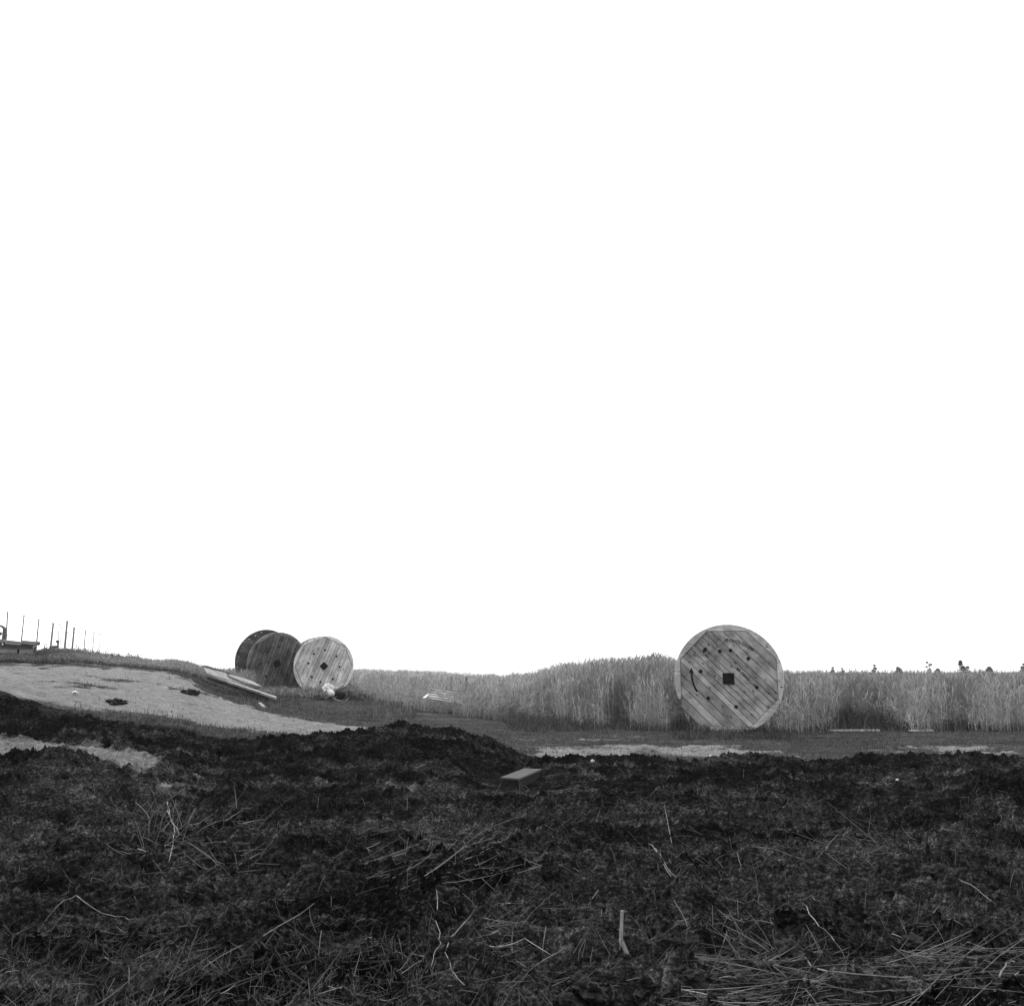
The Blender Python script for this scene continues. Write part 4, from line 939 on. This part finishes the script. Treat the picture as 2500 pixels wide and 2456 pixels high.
# ------------------------------------------------------------------ foreground stalks and clods
stalk_m = rough_mat('stalk', .20, .6, 30, bumpd=.002, rough=.8)
dark_stalk = rough_mat('dark_stalk', .035, .3, 30, bumpd=.002, rough=.8)
def stalk(pts, r_, label, m=stalk_m, lift=.01, name='dead_stalk', lifts=None):
    q = []; pts0 = [Vector(p) for p in pts]; pts = []
    for i in range(len(pts0) - 1):
        p0, p1, p2, p3 = pts0[max(i - 1, 0)], pts0[i], pts0[i + 1], pts0[min(i + 2, len(pts0) - 1)]
        for t in (0, .33, .67):
            pts.append(.5 * (2 * p1 + (p2 - p0) * t + (2 * p0 - 5 * p1 + 4 * p2 - p3) * t * t + (3 * p1 - 3 * p2 + p3 - p0) * t ** 3))
            if t: pts[-1] += Vector((random.uniform(-1.2, 1.2), random.uniform(-1.2, 1.2)))
    pts.append(pts0[-1]); lifts = None
    for i, p in enumerate(pts):
        h_ = hit(p[0], p[1]); z_ = lift if lifts is None else lifts[i]
        # move the point towards the camera as it rises, so it keeps its picture place
        dirv = (Vector((0, 0, H)) - h_); t = z_ / dirv.z if dirv.z > .01 else 0
        q.append(h_ + dirv * t)
    P_ = []
    for i in range(len(q) - 1):
        P_ += [q[i], q[i].lerp(q[i + 1], .5)]
    P_.append(q[-1]); n = len(P_)
    o = pole(name, P_, [r_ * .5 * (1.1 - .5 * i / (n - 1)) for i in range(n)], m, sides=7)
    tag(o, label, 'stalk'); return o
stalk([(187, 2185), (245, 2224), (300, 2238), (342, 2247)], .006, 'pale kinked stem lying on the soil at the left, below the grey hump')
stalk([(187, 2186), (140, 2210), (82, 2290)], .004, 'thin stem running down left from the kinked pale stem')
stalk([(645, 2285), (771, 2205)], .007, 'straight pale stem slanting up to the right, left of centre')
stalk([(464, 2447), (580, 2395), (745, 2347), (922, 2308)], .007, 'long dark stem lying across the straw in the lower left', dark_stalk, .14)
stalk([(745, 2347), (752, 2385), (758, 2440)], .006, 'dark side shoot hanging down from the long dark stem', dark_stalk, .12)
stalk([(1148, 2234), (1110, 2280), (1091, 2311), (1098, 2350), (1109, 2376), (1135, 2402)], .006, 'curved pale stem like a bow, near the lower centre', lift=.02)
stalk([(1069, 2170), (1064, 2240), (1073, 2290), (1060, 2330), (1055, 2368)], .005, 'upright thin wavy stem left of the bow-shaped one', lift=.03)
stalk([(1260, 2185), (1275, 2205), (1290, 2228)], .006, 'short forked stem on the slope at the centre')
stalk([(1585, 2056), (1612, 2095), (1637, 2137)], .007, 'pale stem of the leaning bundle right of centre', lift=.05)
stalk([(1597, 2062), (1622, 2103), (1645, 2140)], .006, 'second stem of the leaning bundle right of centre', lift=.04)
stalk([(1959, 2201), (1990, 2245), (2025, 2283), (2063, 2330)], .006, 'long thin stem sloping down right in the lower right', lift=.03)
stalk([(1966, 2335), (2000, 2367), (2090, 2378), (2230, 2384)], .008, 'thick pale stem bent at its left end, lower right', lift=.03)
stalk([(2340, 2143), (2385, 2170), (2435, 2207)], .005, 'thin straight stem at the right, below the hump', lift=.02)
stalk([(1804, 2083), (1804, 2125)], .005, 'single upright stubble stem right of the leaning bundle', lift=.0, lifts=[.0, .0])
stalk([(410, 1955), (418, 1990), (427, 2030), (421, 2060), (414, 2105)], .010, 'tall pale reed stump standing among the straw at the left', lift=.05)
stalk([(408, 1978), (425, 2010), (436, 2040)], .008, 'second pale reed stump crossing the tall one at the left', lift=.05)
stalk([(2440, 2380), (2458, 2350), (2478, 2345)], .008, 'curled pale leaf stem at the lower right edge', lift=.06)
# split stake
a = hit(1516, 2302); b_ = Vector(a) + Vector((.0, .0, .0)); dirv = (Vector((0, 0, H)) - a)
st = empty('split_stake', a); tag(st, 'pale split wooden stake standing upright in the lower centre', 'stake')
tp = pix(1519, 2222, a.y - .02)
inl(beam('upright', a - Vector((0, 0, .05)), tp, .022, .016, rough_mat('split_wood', .42, .35, 25), up=Vector((0, 1, 0)), bevel=.002, taper=.75), st)
l0 = hit(1519, 2306, off=.02); l1 = hit(1546, 2372, off=.02)
inl(beam('root_end', l0, l1, .024, .022, rough_mat('stake_root', .10, .3, 20), bevel=.004, taper=.7), st)
clod_m = rough_mat('clod', .040, .6, 22, bumpd=.05)
CL = [(1760, 2330, .05), (1790, 2322, .06), (1815, 2330, .05), (1850, 2315, .07), (1830, 2350, .05), (1690, 2380, .06), (1705, 2366, .03), (1715, 2412, .07), (1757, 2412, .04), (1830, 2392, .07), (1890, 2412, .08),
      (1850, 2440, .06), (1935, 2322, .09), (1990, 2398, .05), (1420, 2398, .07), (1470, 2412, .045), (1440, 2420, .09), (1095, 2296, .04), (1125, 2312, .06), (1195, 2290, .06), (1180, 2316, .05), (1650, 2300, .05), (1640, 2290, .04),
      (2170, 2170, .05), (2290, 2130, .09), (2440, 2098, .09), (1640, 2145, .0), (1770, 2150, .035), (2050, 2195, .04), (1960, 2240, .035), (2080, 2260, .05), (2230, 2300, .06), (2300, 2250, .07), (1380, 2440, .05), (1560, 2430, .05),
      (1600, 2410, .04), (1920, 2360, .05), (1800, 2365, .04), (760, 2125, .07), (515, 2130, .05), (1055, 2355, .03)]
k_ = 0
for x, y, s_ in CL:
    if s_ <= 0: continue
    p = hit(x, y); k_ += 1; s_ *= .72
    o = lump('soil_clod', (p.x, p.y, p.z + s_ * .1), (s_ * random.uniform(.9, 1.4), s_ * random.uniform(.8, 1.1), s_ * .6), clod_m, k_, sub=4, amp=.75, fr=1.7)
    o.rotation_euler = (random.uniform(-.3, .3), random.uniform(-.3, .3), random.uniform(0, 6)); tag(o, 'rounded grey-brown soil clod lying among the straw in the foreground', 'clod', 'soil clods in the foreground')

# crumbs of peat and small clods, far too many to count
from math import sqrt
bmi = bmesh.new(); bmesh.ops.create_icosphere(bmi, subdivisions=1, radius=1)
IV = np.array([v.co[:] for v in bmi.verts]); bmi.verts.index_update(); IF = np.array([[v.index for v in f.verts] for f in bmi.faces]); bmi.free()
def crumbs(N, Y0, Y1, x0, x1, smin, smax, seed, thr, al=1.6):
    Y = np.exp(rng.uniform(math.log(Y0), math.log(Y1), N)); px = rng.uniform(x0, x1, N); X = (px - CX) / F * CP * Y
    s_, t_, _ = masks(X, Y, base_z(X, Y)); k = (fbm(X * 1.1, Y * 1.4, 4, seed) + rng.normal(0, .15, N) > thr) & (s_ < .35) & (t_ < .5)
    X, Y = X[k], Y[k]; n_ = len(X); sz = np.minimum(smin * (1 - rng.uniform(0, 1, n_)) ** (-1 / al), smax)
    V = IV[None] * (1 + rng.normal(0, .34, (n_, len(IV), 1))) * (sz[:, None] * rng.uniform(.7, 1.4, (n_, 3)) * np.array([1.1, 1, .75]))[:, None, :]
    a = rng.uniform(0, 6.28, n_); c_, q_ = np.cos(a)[:, None], np.sin(a)[:, None]
    V = np.stack([V[..., 0] * c_ - V[..., 1] * q_ + X[:, None], V[..., 0] * q_ + V[..., 1] * c_ + Y[:, None], V[..., 2] + (gza(X, Y) + sz * .25)[:, None]], -1)
    Fq = (np.arange(n_) * len(IV))[:, None, None] + IF[None]
    pl = np.interp(Y, [9, 12], [1.5, .7])
    return V.reshape(-1, 3), Fq.reshape(-1, 3), np.repeat(pl * np.exp(rng.normal(-.2, .5, n_)), len(IV))
B = Bulk()
B.add(*crumbs(30000, 4, 15.6, -200, 2700, .003, .013, 401, -.1, 2.2))
B.add(*crumbs(9000, 8, 15.8, -200, 2700, .006, .02, 403, .0, 2.4))
tag(B.build('soil_crumbs', rough_mat('crumb', .026, .6, 30, tone=True, bumpd=.03)), 'loose crumbs of dark peat soil', 'soil', kind='stuff')

# ------------------------------------------------------------------ haze
bm = bmesh.new(); bmesh.ops.create_cube(bm, size=1)
for v in bm.verts: v.co = Vector((v.co.x * 1400, v.co.y * 1400, -1.8 if v.co.z < 0 else 9.0))
m = bpy.data.materials.new('haze'); m.use_nodes = True; n = m.node_tree; n.nodes.clear()
pv = nd(n, 'ShaderNodeVolumePrincipled'); pv.inputs['Color'].default_value = (.95, .95, .95, 1); pv.inputs['Density'].default_value = 0.0004
om = nd(n, 'ShaderNodeOutputMaterial'); n.links.new(pv.outputs[0], om.inputs['Volume'])
tag(bmobj('haze', bm, m), 'thin even haze over the whole field', 'haze', kind='stuff')
